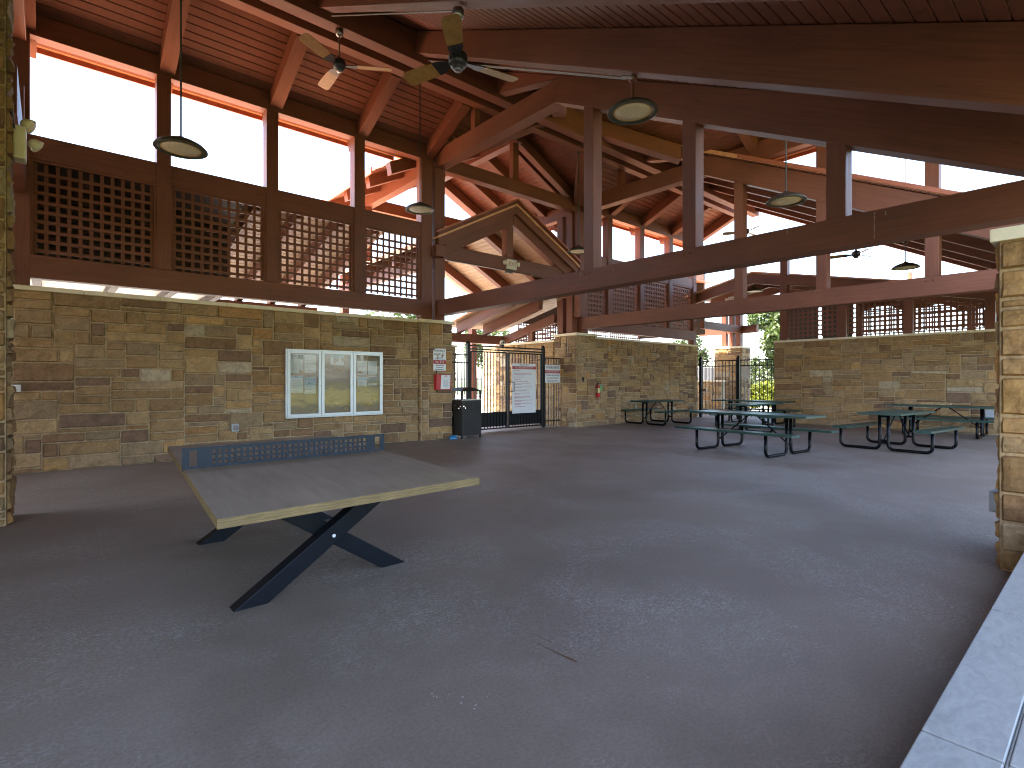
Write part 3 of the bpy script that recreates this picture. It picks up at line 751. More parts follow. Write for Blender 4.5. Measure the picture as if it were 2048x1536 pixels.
# far low gable and porch beyond the small gate
mb = MB()
mb.prism([(8.65, zQ(8.65) - .33), (8.65, zQ(8.65)), (10.95, zQ(10.95)), (10.95, zQ(10.95) - .33)], 'x', 18.9, 19.1)
mb.prism([(8.65, zQ(8.65) - .331), (8.65, zQ(8.65) + .001), (7.3, zQ(7.3)), (7.3, zQ(7.3) - .33)], 'x', 18.9, 19.1)
tr = mb.build('truss', T, pav, bevel=BEV)
k = MB(); k.box(18.92, 19.08, 7.56, 10.9, 4.02, 4.27); k.build('tie_beam', T, tr, bevel=BEV)
for x in (20.2, 21.5):
    mb = MB()
    for a in (10.95, 2.0): mb.prism([(8.65, zQ(8.65) - .32), (8.65, zQ(8.65) - .02), (a, zQ(a) - .02), (a, zQ(a) - .32)], 'x', x, x + .15)
    mb.build('rafter', T, pav, bevel=BEV)
boards('ceiling', M['tan_board'], 'x', (1.8, 8.65), lambda v: [(18.9, 22.9)], zQ); boards('ceiling', M['tan_board'], 'x', (8.65, 11.2), lambda v: [(18.9, 22.9)], zQ)
fQ = lambda x, y: zQ(y)
slab('roof', M['roofing'], [P3(fQ, [(18.85, 1.7), (23, 1.7), (23, 8.65), (18.85, 8.65)]), P3(fQ, [(18.85, 8.65), (23, 8.65), (23, 11.3), (18.85, 11.3)])], .06)
mb = MB(); mb.box(22.2, 22.42, 10.0, 12.6, 3.42, 3.74); mb.build('tie_beam', T, pav, bevel=BEV)
mb = MB(); mb.box(19.12, 22.2, 10.62, 10.8, 3.42, 3.72); mb.build('tie_beam', T, pav, bevel=BEV)
for y in (10.66, 10.96, 11.3): post(22.15, 22.4, y, y + .2, 2.87, 4.5, (3.1,))
vp = MB(); vp.tube([(20.5, 4.41, 4.3), (20.5, 4.41, 4.82)], .06, 10); vp.build('vent_pipe', M['fascia'], pav)

# entrance porch: low gable with king-post truss
mb = MB()
for sg in (-1, 1):
    xa, xb = 9.45 + sg * .002, 9.45 + sg * 2.45
    mb.prism([(xa, zP(9.45) - .18), (xb, zP(xb) - .18), (xb, zP(xb) + .17), (xa, zP(9.45) + .17)], 'y', 10.66, 10.76)
for sg in (-1, 1):
    xa, xb = 9.45 + sg * .003, 9.45 + sg * 2.2
    mb.prism([(xa, zP(9.45) - .46), (xb, zP(xb) - .46), (xb, zP(xb) - .06), (xa, zP(9.45) - .06)], 'y', 10.765, 10.96)
tr = mb.build('truss', T, pav, bevel=BEV)
k = MB(); k.box(7.26, 11.98, 10.80, 10.98, 4.36, 4.70); k.build('tie_beam', T, tr, bevel=BEV)
k = MB(); k.box(9.22, 9.46, 10.79, 10.99, 4.705, 5.55); k.build('web_post', T, tr, bevel=BEV)
for sg in (-1, 1):
    xa, xb = 9.45, 9.45 + sg * 2.5
    fascia((xa, 10.64, zP(xa) + .19), (xb, 10.64, zP(xb) + .19), .05, .12)
for y in (12.3, 13.95, 15.55):
    mb = MB()
    for sg in (-1, 1):
        xa, xb = 9.45 + sg * .002, 9.45 + sg * 2.75
        mb.prism([(xa, zP(9.45) - .34), (xb, zP(xb) - .34), (xb, zP(xb) - .012), (xa, zP(9.45) - .012)], 'y', y - .1, y + .1)
    mb.build('rafter', T, pav, bevel=BEV)
boards('ceiling', M['tan_board'], 'y', (6.6, 9.45), lambda v: [(10.78, 16.4)] if v > 6.96 else [(11.3, 16.4)], zP); boards('ceiling', M['tan_board'], 'y', (9.45, 12.3), lambda v: [(10.78, 16.4)] if v < 11.98 else [(11.7, 16.4)], zP)
fP = lambda x, y: zP(x)
slab('roof', M['roofing'], [P3(fP, [(6.95, 10.62), (9.45, 10.62), (9.45, 16.5), (6.95, 16.5)]), P3(fP, [(9.45, 10.62), (11.95, 10.62), (11.95, 16.5), (9.45, 16.5)])], .05)
for x in (6.9, 11.9):
    mb = MB(); mb.box(x, x + .22, 11.7 if x > 10 else 11.1, 16.2, zP(x + .11) - .62, zP(x + .11) - .34); mb.build('wall_plate', T, pav, bevel=BEV)
    post(x, x + .22, 15.9, 16.15, 0.0, zP(x + .11) - .62)
post(6.95, 7.2, 14.5, 14.75, 4.95, 6.48); post(12.22, 12.42, 14.5, 14.75, 4.7, 6.48)
# walkway roof beyond the gate with its sloping screen
for x in (10.05, 11.15):
    mb = MB(); mb.prism([(11.55, zL(11.55) - .33), (14.3, zL(14.3) - .33), (14.3, zL(14.3) - .012), (11.55, zL(11.55) - .012)], 'x', x, x + .16); mb.build('rafter', T, pav, bevel=BEV)
boards('ceiling', M['tan_board'], 'x', (11.4, 14.7), lambda v: [(9.95, 12.4)], zL)
fL = lambda x, y: zL(y)
slab('roof', M['roofing'], [P3(fL, [(9.9, 11.35), (12.45, 11.35), (12.45, 14.75), (9.9, 14.75)])], .05)
mb = MB(); mb.box(8.75, 12.3, 14.2, 14.42, 2.66, 2.95); mb.build('tie_beam', T, pav, bevel=BEV)
post(8.8, 9.02, 13.45, 13.65, 2.47, 4.4)
mb = MB(); mb.prism([(11.75, zL(11.75) - .34), (14.19, zL(14.19) - .34), (14.19, zL(14.19) - .62), (11.75, zL(11.75) - .62)], 'x', 12.0, 12.18); mb.build('top_rail', T, pav, bevel=BEV)
for a0, a1 in ((11.75, 12.75), (12.9, 14.15)): lattice('x', 12.08, a0 + .02, a1 - .02, 2.72, lambda u: zL(u) - .63, .12)
post(12.0, 12.16, 12.74, 12.9, 2.70, zL(12.8) - .6); 
# lean-to behind the long wall, and the pale soffit seen over the wall cap
for x in (3.0, 3.85, 4.7, 5.55):
    mb = MB(); mb.prism([(11.1, zL2(11.1) - .3), (16.0, zL2(16.0) - .3), (16.0, zL2(16.0) - .012), (11.1, zL2(11.1) - .012)], 'x', x, x + .14); mb.build('rafter', T, pav, bevel=BEV)
boards('ceiling', M['tan_board'], 'x', (11.05, 16.4), lambda v: [(2.9, 6.0)], zL2)
fL2 = lambda x, y: zL2(y)
slab('roof', M['roofing'], [P3(fL2, [(-6.0, 11.05), (6.05, 11.05), (6.05, 16.45), (-6.0, 16.45)])], .05)
mb = MB(); mb.box(2.9, 6.0, 15.6, 15.8, 3.2, 3.55); mb.build('tie_beam', T, pav, bevel=BEV)
for x in (2.95, 5.75): post(x, x + .2, 15.6, 15.8, 0, 3.2)
mb = MB()
for i in range(12): mb.box(-4.5, 2.86, 11.3 + i * .34, 11.3 + i * .34 + .325, 3.22, 3.26)
mb.build('soffit', M['soffit'], pav)
for x in (-1.2, -.2, .85, 1.75, 2.55):
    mb = MB(); mb.box(x, x + .12, 11.25, 15.3, 3.08, 3.216); mb.build('rafter', M['siding'], pav)
mb = MB(); mb.box(-4.5, 2.86, 12.3, 12.5, 3.27, 4.72)
for i in range(9): mb.prism([(12.3, 3.30 + i * .155), (12.272, 3.30 + i * .155), (12.295, 3.45 + i * .155), (12.3, 3.45 + i * .155)], 'x', -4.5, 2.86)
mb.box(-6.0, -.45, 10.9, 11.0, 2.85, 6.95); mb.hexa([Vector(p) for p in ((-6, 11.1, 4.93), (2.88, 11.1, 4.93), (2.88, 11.1, 4.96), (-6, 11.1, 4.96), (-6, 16, 3.70), (2.88, 16, 3.70), (2.88, 16, 3.73), (-6, 16, 3.73))])  # unseen panel added to keep sun out; dark sheet imitates shade under the roof
mb.build('siding', M['siding'], pav)
# dark service block behind the middle wall and panels of the far porch
mb = MB(); mb.box(12.9, 20.3, 14.4, 14.55, 3.5, 6.05); mb.box(20.3, 20.4, 11.3, 14.55, 3.3, 6.0); mb.build('siding', M['siding'], pav)
slab('roof', M['roofing'], [[(12.6, 11.05, 5.36), (20.5, 11.05, 5.36), (20.5, 14.7, 6.1), (12.6, 14.7, 6.1)]], .06, 0)
for a, b in ((12.9, 15.4), (15.6, 18.0), (18.2, 20.3)): lattice('y', 14.42, a, b, 2.5, lambda u: 3.5)
for a, b in ((7.57, 8.72), (6.44, 7.43)):
    mb = MB(); mb.box(21.98, 22.04, a, b, 2.55, zQ(b) - .02); mb.build('siding', M['siding'], pav)  # dark sheets stand in for lattice panels lying in shade
mb = MB(); mb.box(22.5, 22.7, 1.6, 6.4, 2.5, 2.72); mb.build('bottom_rail', T, pav)
for a, b in ((4.9, 6.3), (3.3, 4.75), (1.8, 3.15)):
    lattice('x', 22.56, a, b, 2.74, lambda u: zQ(u) - .3)
    mb = MB(); mb.prism([(a, zQ(a) - .02), (b, zQ(b) - .02), (b, 3.95 - .04 * (6 - b)), ((a + b) / 2, 4.12 - .1 * (6 - b)), (a, 3.75 - .1 * (6 - b))], 'x', 22.62, 22.7); mb.build('arched_board', T, pav)
for y_ in (6.38, 4.82, 3.22, 1.7): post(22.5, 22.7, y_ - .1, y_ + .1, 0, zQ(y_) - .05)
# post above the big pillar, eave beam, conduits
post(5.42, 5.66, .1, .34, 2.53, cb(.2) + .02)
mb = MB()
for yy in (0.012, -.03): mb.tube([(5.2 + yy * 1.2, y, cb(y) - .035) for y in (8.2, 3.9)], .008, 6)
mb.tube([(5.15, 3.9, cb(3.9) - .03), (5.15, 3.76, cb(3.76) - .03)], .02, 6)
mb.tube([(3.38, y, cb(y) - .035) for y in (8.2, 4.85)], .009, 6)
mb.build('conduit', M['galv'], pav)
mb = MB(); mb.tube([(x, 10.78, 4.34) for x in (7.3, 9.2)], .014, 6); mb.tube([(x, 10.78, 4.335) for x in (9.4, 11.5)], .014, 6); mb.box(9.2, 9.4, 10.75, 10.84, 4.28, 4.36)
mb.build('conduit', M['bronze'], pav)
mb = MB(); mb.tube([(7.0, y, 2.95) for y in (10.5, 6.0)], .001, 4)

# ------------------------------------------------------------------ table tennis table
tt = thing('table_tennis_table', 'wooden table tennis table with perforated steel net and dark crossed legs', 'table tennis table', (1.52, 4.45, 0))
NL, NR, FR, FL = Vector((.59, 2.745, 0)), Vector((2.157, 2.80, 0)), Vector((2.50, 6.115, 0)), Vector((.88, 6.11, 0))
def tq(u, v, z): 
    p = NL * (1 - u) * (1 - v) + NR * u * (1 - v) + FR * u * v + FL * (1 - u) * v
    return (p.x, p.y, z)
TZ = .76; mb = MB()
P = [tq(0, 0, TZ), tq(1, 0, TZ), tq(1, 1, TZ), tq(0, 1, TZ)]; Q = [(p[0], p[1], TZ - .047) for p in P]
mb.poly(P, [(0, 0), (0, 1), (3.4, 1), (3.4, 0)]); mb.cur = 1; mb.poly(Q[::-1])
for i in range(4):
    j = (i + 1) % 4; l = math.dist(P[i], P[j]); mb.poly([Q[i], Q[j], P[j], P[i]], [(i * 5, 0), (i * 5 + l, 0), (i * 5 + l, .05), (i * 5, .05)])
mb.build('tabletop', [M['tabletop'], M['oak']], tt, bevel=.004)
# net plate with punched squares
mb = MB(); A, B = Vector(tq(-.005, .505, 0)), Vector(tq(1.005, .505, 0)); dn = (B - A).normalized(); L = (B - A).length; nn = Vector((-dn.y, dn.x, 0))
us = [0, .045, .095]; x0 = .19; hole, pit = .0265, (L - 2 * .19 + .024) / 29
for i in range(29): us += [x0 + i * pit, x0 + i * pit + hole]
us += [L - .095, L - .045, L]; vs = [0, .028, .034, .0605, .073, .0995, .112, .1385, .142, .165]; nu, nv = len(us), len(vs)
zb = TZ - .012; keep = set()
for iu in range(nu - 1):
    for jv in range(nv - 1):
        k = iu - 3
        is_hole = (0 <= k < 58 and k % 2 == 0 and jv in (2, 4, 6)) or (iu in (1, nu - 3) and 1 <= jv <= 7)
        if not is_hole: keep.add((iu, jv))
vid = {}
def nv_(i, j, s_):
    if (i, j, s_) not in vid:
        p = A + dn * us[i] + nn * (.004 * s_); mb.v.append((p.x, p.y, zb + vs[j])); vid[(i, j, s_)] = len(mb.v) - 1
    return vid[(i, j, s_)]
for (i, j) in keep:
    for s_ in (-1, 1):
        q = [nv_(i, j, s_), nv_(i + 1, j, s_), nv_(i + 1, j + 1, s_), nv_(i, j + 1, s_)]; mb.face(q if s_ < 0 else q[::-1])
    for (di, dj, a, b) in ((-1, 0, (i, j), (i, j + 1)), (1, 0, (i + 1, j), (i + 1, j + 1)), (0, -1, (i, j), (i + 1, j)), (0, 1, (i, j + 1), (i + 1, j + 1))):
        if (i + di, j + dj) not in keep: mb.face([nv_(*a, -1), nv_(*b, -1), nv_(*b, 1), nv_(*a, 1)])
net = mb.build('net', M['net'], tt)
mb = MB()
for e, s_ in ((A, 1.4), (B, -1.4)):
    for z in (TZ - .03,):
        p = e + dn * (s_ * .012); mb.box(p.x - .008, p.x + .008, p.y - .025, p.y + .025, z - .022, z + .016)
mb.build('net_bracket', M['net'], net)
def leg_bar(xa, xb, y, name):
    m_ = MB(); m_.prism([(xa - .1, 0), (xa + .1, 0), (xb + .1, .711), (xb - .1, .711)], 'y', y, y + .105)
    return m_.build(name, M['legsteel'], tt, bevel=.004)
for yy, off in ((3.53, 0.0), (5.16, .12)):
    l1 = leg_bar(.945 + off, 2.0 + off, yy, 'leg'); leg_bar(1.985 + off, .93 + off, yy + .11, 'leg')
    m_ = MB(); m_.lathe([(0, -.004), (.012, -.003), (.012, 0)], (1.47 + off, yy, .345), 10, 'y'); m_.build('bolt', M['white'], l1)
m_ = MB(); m_.box(1.38, 1.62, 3.7, 5.3, .65, .711); m_.build('stretcher', M['legsteel'], tt, bevel=.003)

# ------------------------------------------------------------------ picnic tables
def picnic(length, name):
    root = thing(name, 'x', 'picnic table', (0, 0, 0)); hl = length / 2
    def panel(nm, x0, x1, y0, y1, z):
        m_ = MB(); t = .028; e = .03
        m_.box(x0, x1, y0, y0 + e, z - t - .012, z); m_.box(x0, x1, y1 - e, y1, z - t - .012, z)
        m_.box(x0, x0 + e, y0 + e, y1 - e, z - t - .012, z - .0005); m_.box(x1 - e, x1, y0 + e, y1 - e, z - t - .012, z - .0005)
        n = int((x1 - x0 - 2 * e) / .0335)
        for i in range(n):
            xx = x0 + e + (i + .5) * (x1 - x0 - 2 * e) / n; m_.box(xx - .0105, xx + .0105, y0 + e, y1 - e, z - .014, z - .003)
        k = 3 if y1 - y0 > .5 else 1
        for i in range(k):
            yy = y0 + (y1 - y0) * (i + 1) / (k + 1); m_.box(x0 + e, x1 - e, yy - .012, yy + .012, z - .022, z - .0145)
        return m_.build(nm, M['green'], root)
    panel('tabletop', -hl, hl, -.38, .38, .76)
    panel('bench_seat', -hl, hl, -.86, -.58, .455); panel('bench_seat', -hl, hl, .58, .86, .455)
    lx = hl - .50 if length > 2 else hl - .26
    for sx in (-1, 1):
        for sy in (-1, 1):
            pts = [(0.075, .73), (.075, .13)]
            pts += [(.175 - .1 * math.cos(t), .13 - .1 * math.sin(t)) for t in [R(15 * i) for i in range(1, 7)]]
            pts += [(.70, .03)] + [(.70 + .1 * math.sin(t), .13 - .1 * math.cos(t)) for t in [R(15 * i) for i in range(1, 7)]] + [(.80, .415)]
            m_ = MB(); m_.tube([(sx * lx, sy * u, z) for u, z in pts], .0295, 10)
            m_.build('leg', M['tube'], root, smooth=True)
        m_ = MB(); m_.tube([(sx * lx, -.075, .2), (sx * lx, .075, .2)], .022, 8); m_.tube([(sx * lx, -.075, .69), (sx * lx, .075, .69)], .022, 8)
        m_.box(sx * lx - .02, sx * lx + .02, -.34, .34, .715, .732)
        m_.build('crossbar', M['tube'], root)
        m_ = MB(); m_.tube([(sx * lx, 0, .2), (sx * .07, 0, .72)], .014, 8); m_.build('brace', M['tube'], root)
    return root
p8 = picnic(2.44, 'picnic_table'); p6 = picnic(1.83, 'picnic_table')
TAB = [(p8, 10.60, 4.85, 84, 'nearest dark green picnic table, its mesh top catching blue light'),
       (p6, 15.05, 10.0, -4, 'darkest picnic table, pushed close to the stone wall left of the small far gate'),
       (p6, 15.1, 6.85, -2, 'picnic table seen end-on directly behind the nearest one'),
       (p8, 17.4, 8.0, 90, 'furthest picnic table, in front of the small far gate'),
       (p6, 13.3, 3.08, -6, 'picnic table end-on at right with two blue-lit bench seats in view'),
       (p8, 17.4, 3.0, 91, 'long picnic table along the far right wall, partly behind the big pillar')]
used = set()
for src, x, y, rz, lab in TAB:
    o = src if src.name not in used and src not in used else copy_tree(src)
    used.add(src); o.location = (x, y, 0.0); o.rotation_euler = (0, 0, R(rz))
    tag(o, lab, 'picnic table', 'green mesh picnic tables')

# ------------------------------------------------------------------ pendant lights
def pendant():
    root = thing('pendant_light', 'x', 'pendant light', (0, 0, 0)); r = .292
    m_ = MB(); m_.lathe([(.035, .15), (.05, .125), (.09, .115), (.17, .088), (.25, .045), (.285, .012), (r, .0), (r, -.012), (r - .006, -.014), (.222, -.006), (.222, .015), (.21, .018)], n=40)
    sh = m_.build('lamp_shade', M['bronze'], root, smooth=True)
    m_ = MB(); m_.lathe([(.220, .004), (.220, -.003), (.208, -.004), (.208, .004)], n=40); m_.build('trim_ring', M['lens_ring'], sh)
    m_ = MB(); m_.lathe([(.209, .004), (.209, .0), (.12, -.0035), (0.0, -.005)], n=40); m_.build('lens', M['lens'], sh, smooth=True)
    return root
pl0 = pendant()
PL = [((1.242, 7.644, 4.263), 7.38, 'pendant light on the longest black stem, before the left clerestory'),
      ((5.583, 9.184, 4.80), 7.36, 'pendant light hanging just left of the two tall wall posts'),
      ((5.2, 3.80, 4.57), cb(3.8) - .01, 'nearest pendant light, on a short rusty stem under the big rafter'),
      ((8.825, 3.507, 4.25), zC(8.825) - .02, 'pendant light hanging beyond the front truss, before the sloping dark rafters'),
      ((10.434, 9.324, 4.77), 7.36, 'small pendant light half hidden by the first truss post'),
      ((15.85, 3.495, 4.17), cb(3.495) - .02, 'dark pendant light silhouetted against the sky at far right'),
      ((19.8, 9.0, 4.72), 5.09, 'tiny pendant light under the far porch gable')]
for i, (p, zt, lab) in enumerate(PL):
    o = pl0 if i == 0 else copy_tree(pl0)
    o.location = p; tag(o, lab, 'pendant light', 'round dish pendant lights')
    m_ = MB(); m_.tube([(p[0], p[1], p[2] + .14), (p[0], p[1], zt)], .011 if i != 2 else .018, 8); m_.lathe([(.012, zt - .06), (.05, zt - .035), (.055, zt)], (p[0], p[1], 0), 14)
    m_.build('stem', M['timber'] if i == 2 else M['bronze'], o)

# ------------------------------------------------------------------ ceiling fans
def fan(loc, ztop, rot, rad, lab):
    x, y, z = loc; root = thing('ceiling_fan', lab, 'ceiling fan', (x, y, z), 'three-bladed ceiling fans')
    m_ = MB(); m_.lathe([(0.0, -.10), (.045, -.098), (.06, -.085), (.062, -.06), (.085, -.055), (.105, -.02), (.108, .0), (.10, .02), (.108, .03), (.10, .05), (.105, .06), (.085, .085), (.03, .105), (.02, .14)], (x, y, z), 24)
    m_.build('motor', M['fanmetal'], root, smooth=True)
    m_ = MB(); m_.lathe([(.0, -.112), (.04, -.108), (.048, -.098), (.05, -.09)], (x, y, z), 20); m_.build('end_cap', M['chrome'], root, smooth=True)
    m_ = MB(); m_.tube([(x, y, z + .1), (x, y, ztop - .08)], .012, 8); m_.build('downrod', M['chrome'], root)
    m_ = MB(); m_.lathe([(.02, ztop - .11), (.055, ztop - .095), (.068, ztop - .05), (.06, ztop)], (x, y, 0), 20); m_.build('canopy', M['chrome'], root, smooth=True)
    for k in range(3):
        t = R(rot + 120 * k - 41.1); d = Vector((math.cos(t), math.sin(t), 0)); s_ = Vector((-d.y, d.x, 0)); c0 = Vector((x, y, z))
        def sec(rr, w, tw): 
            a = s_ * (w / 2) * math.cos(tw) + Vector((0, 0, 1)) * (w / 2) * math.sin(tw); p = c0 + d * rr
            return p - a, p + a
        def strip(m_, rows, th):
            b = len(m_.v)
            for p, q in rows:
                for o_ in (-th, th): m_.v.append((p.x, p.y, p.z + o_)); m_.v.append((q.x, q.y, q.z + o_))
            for i in range(len(rows) - 1):
                e = b + 4 * i
                for a0, a1 in ((0, 1), (1, 3), (3, 2), (2, 0)): m_.face([e + a0, e + a1, e + 4 + a1, e + 4 + a0])
            m_.face([b, b + 1, b + 3, b + 2]); e = b + 4 * (len(rows) - 1); m_.face([e, e + 1, e + 3, e + 2])
        m_ = MB(); tw = R(14)
        strip(m_, [sec(.27, .165, tw), sec(.4, .185, tw), sec(rad * .8, .20, tw), sec(rad * .94, .195, tw), sec(rad * .985, .15, tw), sec(rad, .09, tw)], .004)
        bl = m_.build('blade', M['blade'], root)
        m_ = MB(); strip(m_, [sec(.08, .07, tw), sec(.16, .10, tw), sec(.235, .165, tw), sec(.30, .172, tw)], .007); m_.build('blade_arm', M['fanmetal'], bl)
    return root
fan((3.4, 4.80, 4.91), cb(4.8) - .01, 270, .74, 'nearest ceiling fan, top centre, hanging from the big rafter')
fan((3.70, 8.66, 6.70), 7.30, 248, .86, 'ceiling fan under the ridge beam, left of the nearest fan')
fan((16.7, 4.80, 4.86), cb(4.8) + .3, 24, .70, 'dark ceiling fan silhouetted against sky at far right')
fan((16.8, 7.9, 6.15), zA(7.9) - .02, 40, .70, 'far ceiling fan mostly hidden behind the truss posts')

# ------------------------------------------------------------------ notice board and notices
nb = thing('notice_board', 'white framed three-door glazed notice board on the stone wall', 'notice board', (4.56, 10.8, .65))
bx0, bx1, bz0, bz1 = 3.52, 5.60, .655, 2.03; yb = 10.845
mb = MB(); mb.box(bx0, bx1, yb - .012, yb, bz0, bz1); mb.build('backing', M['cork'], nb)
mb = MB(); f = .05
mb.box(bx0, bx1, yb - .075, yb - .0005, bz0, bz0 + f); mb.box(bx0, bx1, yb - .075, yb - .0005, bz1 - f, bz1); mb.box(bx0, bx0 + f, yb - .074, yb - .0005, bz0 + f, bz1 - f); mb.box(bx1 - f, bx1, yb - .074, yb - .0005, bz0 + f, bz1 - f)
mb.build('frame', M['alu'], nb, bevel=.004)
dw = (bx1 - bx0 - 2 * .02) / 3
for i in range(3):
    a, b = bx0 + .02 + i * dw + .004, bx0 + .02 + (i + 1) * dw - .004; z0, z1 = bz0 + .025, bz1 - .025; e = .058
    m_ = MB(); m_.box(a, a + e, yb - .095, yb - .076, z0, z1); m_.box(b - e, b, yb - .095, yb - .076, z0, z1); m_.box(a + e, b - e, yb - .095, yb - .076, z0, z0 + e); m_.box(a + e, b - e, yb - .095, yb - .076, z1 - e, z1)
    d = m_.build('door', M['alu'], nb, bevel=.003)
    m_ = MB(); m_.poly([(a + e, yb - .084, z0 + e), (b - e, yb - .084, z0 + e), (b - e, yb - .084, z1 - e), (a + e, yb - .084, z1 - e)]); m_.build('pane', M['acrylic'], d)
    m_ = MB(); m_.lathe([(0, -.004), (.012, -.004), (.013, 0)], (b - e / 2, yb - .095, 1.30), 10, 'y'); m_.build('lock', M['chrome'], d)
def notice(x, z, w, h, label, cols=6, pic=None, ink='grey_ink'):
    root = thing('notice', label, 'notice', (x, yb - .016, z), 'paper notices in the notice board'); y = yb - .0165
    m_ = MB(); m_.box(x, x + w, y, y + .002, z, z + h); m_.build('sheet', M['paper'], root)
    top = z + h - .02
    if pic:
        m_ = MB(); m_.box(x + .005, x + w - .005, y - .001, y - .0002, z + h * (1 - pic[1]), z + h - .005); m_.build('picture', M[pic[0]], root); top = z + h * (1 - pic[1]) - .02
    m_ = MB(); n = cols
    for i in range(n):
        zz = top - (top - z - .02) * i / max(1, n - 1); l = random.uniform(.55, .98) * (w - .04)
        m_.box(x + .02, x + .02 + l, y - .001, y - .0002, zz - .006, zz + .001)
    m_.build('printed_lines', M[ink], root); return root
notice(3.635, 1.55, .24, .38, 'top left paper notice with a small landscape picture', 7, ('photo_dark', .25))
notice(3.90, 1.56, .235, .36, 'top right plain printed notice behind the first glazed door', 12)
notice(3.635, 1.16, .24, .34, 'lower left pale notice behind the first glazed door', 9, ('photo_blue', .12))
notice(3.90, 1.14, .235, .34, 'lower right notice with blue sky picture behind the first glazed door', 3, ('photo_blue', .5))
notice(4.44, 1.73, .28, .22, 'single small bluish notice behind the middle glazed door', 3, ('photo_blue', .35))
notice(5.03, 1.53, .22, .30, 'left printed sheet behind the third glazed door', 9)
notice(5.27, 1.53, .22, .30, 'right printed sheet behind the third glazed door', 5)
notice(5.27, 1.30, .22, .19, 'dark photograph sheet pinned low behind the third glazed door', 1, ('photo_dark', .8))
notice(5.03, 1.28, .22, .20, 'pale sheet pinned below the left printed sheet, third door', 4, ('photo_blue', .3))

# ------------------------------------------------------------------ signs on pillar, gate and fence
def bars(mb, x0, x1, y, z0, z1, n, centre=True, lo=.5, hi=.95, t=.45):
    for i in range(n):
        zz = z1 - (z1 - z0) * i / max(1, n - 1); l = random.uniform(lo, hi) * (x1 - x0); xs = (x0 + x1) / 2 - l / 2 if centre else x0
        hgt = (z1 - z0) / max(1, n - 1) * t if n > 1 else .012; mb.box(xs, xs + l, y - .0012, y - .0002, zz - hgt / 2, zz + hgt / 2)
y = 10.728
es = thing('emergency_sign', 'white and red EMERGENCY PHONE CALL 911 sign on the stone pillar', 'sign', (7.06, y, 1.64))
mb = MB(); mb.box(6.885, 7.245, y, y + .012, 1.64, 2.17); mb.build('panel', M['white'], es, bevel=.004)
mb = MB(); mb.box(6.886, 7.244, y - .0006, y - .0001, 1.80, 1.895); mb.build('red_band', M['signred'], es)
text_mesh('lettering', 'EMERGENCY', .066, (7.065, y - .001, 2.115), M['ink'], es, wide=.82)
text_mesh('lettering', 'PHONE', .066, (7.00, y - .001, 2.03), M['ink'], es, wide=.82)
text_mesh('lettering', 'CALL', .045, (6.985, y - .0022, 1.848), M['white'], es)
text_mesh('lettering', '911', .085, (7.13, y - .0022, 1.848), M['white'], es)
mb = MB(); mb.prism([(7.165, 2.075), (7.145, 2.075), (7.145, 2.02), (7.125, 2.02), (7.155, 1.98), (7.185, 2.02), (7.165, 2.02)], 'y', y - .0014, y - .0002); mb.build('arrow', M['signred'], es)
mb = MB(); bars(mb, 6.91, 7.22, y, 1.92, 1.955, 2); bars(mb, 6.91, 7.22, y, 1.67, 1.765, 3); mb.build('printed_lines', M['grey_ink'], es)
pb = thing('emergency_phone', 'red emergency phone box with a white instruction card on its front', 'phone box', (7.1, 10.7, 1.18))
mb = MB(); mb.box(6.91, 7.32, 10.63, 10.74, 1.185, 1.55); mb.build('housing', M['red'], pb, bevel=.008)
mb = MB(); mb.prism([(7.025, 1.20), (7.29, 1.20), (7.30, 1.535), (7.045, 1.535)], 'y', 10.622, 10.629); mb.build('card', M['white'], pb)
mb = MB(); bars(mb, 7.07, 7.26, 10.622, 1.26, 1.42, 8, t=.35); mb.build('printed_lines', M['grey_ink'], pb)
mb = MB(); bars(mb, 7.10, 7.24, 10.622, 1.49, 1.515, 2, t=.6); 
for i in range(9): mb.box(7.275, 7.285, 10.6208, 10.6218, 1.21 + i * .035, 1.228 + i * .035)
mb.build('red_print', M['pink_ink'], pb)
mb = MB(); mb.tube([(6.96, 10.71, 1.55), (6.96, 10.71, 1.645)], .01, 6); mb.build('cable', M['black'], pb)

GY = 11.45
dg_ = thing('double_gate', 'tall black steel double gate with a crossbar over it', 'gate', (9.83, GY, 0))
mb = MB()
for x in (8.39, 11.18): mb.box(x, x + .09, GY - .045, GY + .045, 0, 2.39); mb.lathe([(.07, 2.39), (.07, 2.41), (.03, 2.45), (0, 2.46)], (x + .045, GY, 0), 4)
for z in (2.34, 2.25): mb.box(8.48, 11.18, GY - .022, GY + .022, z - .018, z + .018)
mb.build('gate_frame', M['black'], dg_, bevel=.003)
for a, b in ((8.50, 9.80), (9.84, 11.16)):
    m_ = MB()
    for xx in (a, b - .045): m_.box(xx, xx + .045, GY - .022, GY + .022, .06, 2.20)
    for z in (.06, .5, 2.17): m_.box(a + .045, b - .045, GY - .02, GY + .02, z, z + .035)
    n = 10
    for i in range(1, n + 1):
        xx = a + .045 + (b - a - .09) * i / (n + 1); m_.box(xx - .009, xx + .009, GY - .009, GY + .009, .095, 2.17)
    lf = m_.build('gate_leaf', M['black'], dg_)
    k = MB(); k.box(a + .046, b - .046, GY + .012, GY + .016, .13, .5); k.build('kick_plate', M['black'], lf)
    if a > 9.5:
        k = MB(); k.tube([(9.88, GY - .03, 1.10), (9.88, GY - .08, 1.10), (10.0, GY - .08, 1.10), (10.0, GY - .08, 1.36), (9.88, GY - .08, 1.36), (9.88, GY - .03, 1.36)], .011, 6); k.build('handle', M['black'], lf)
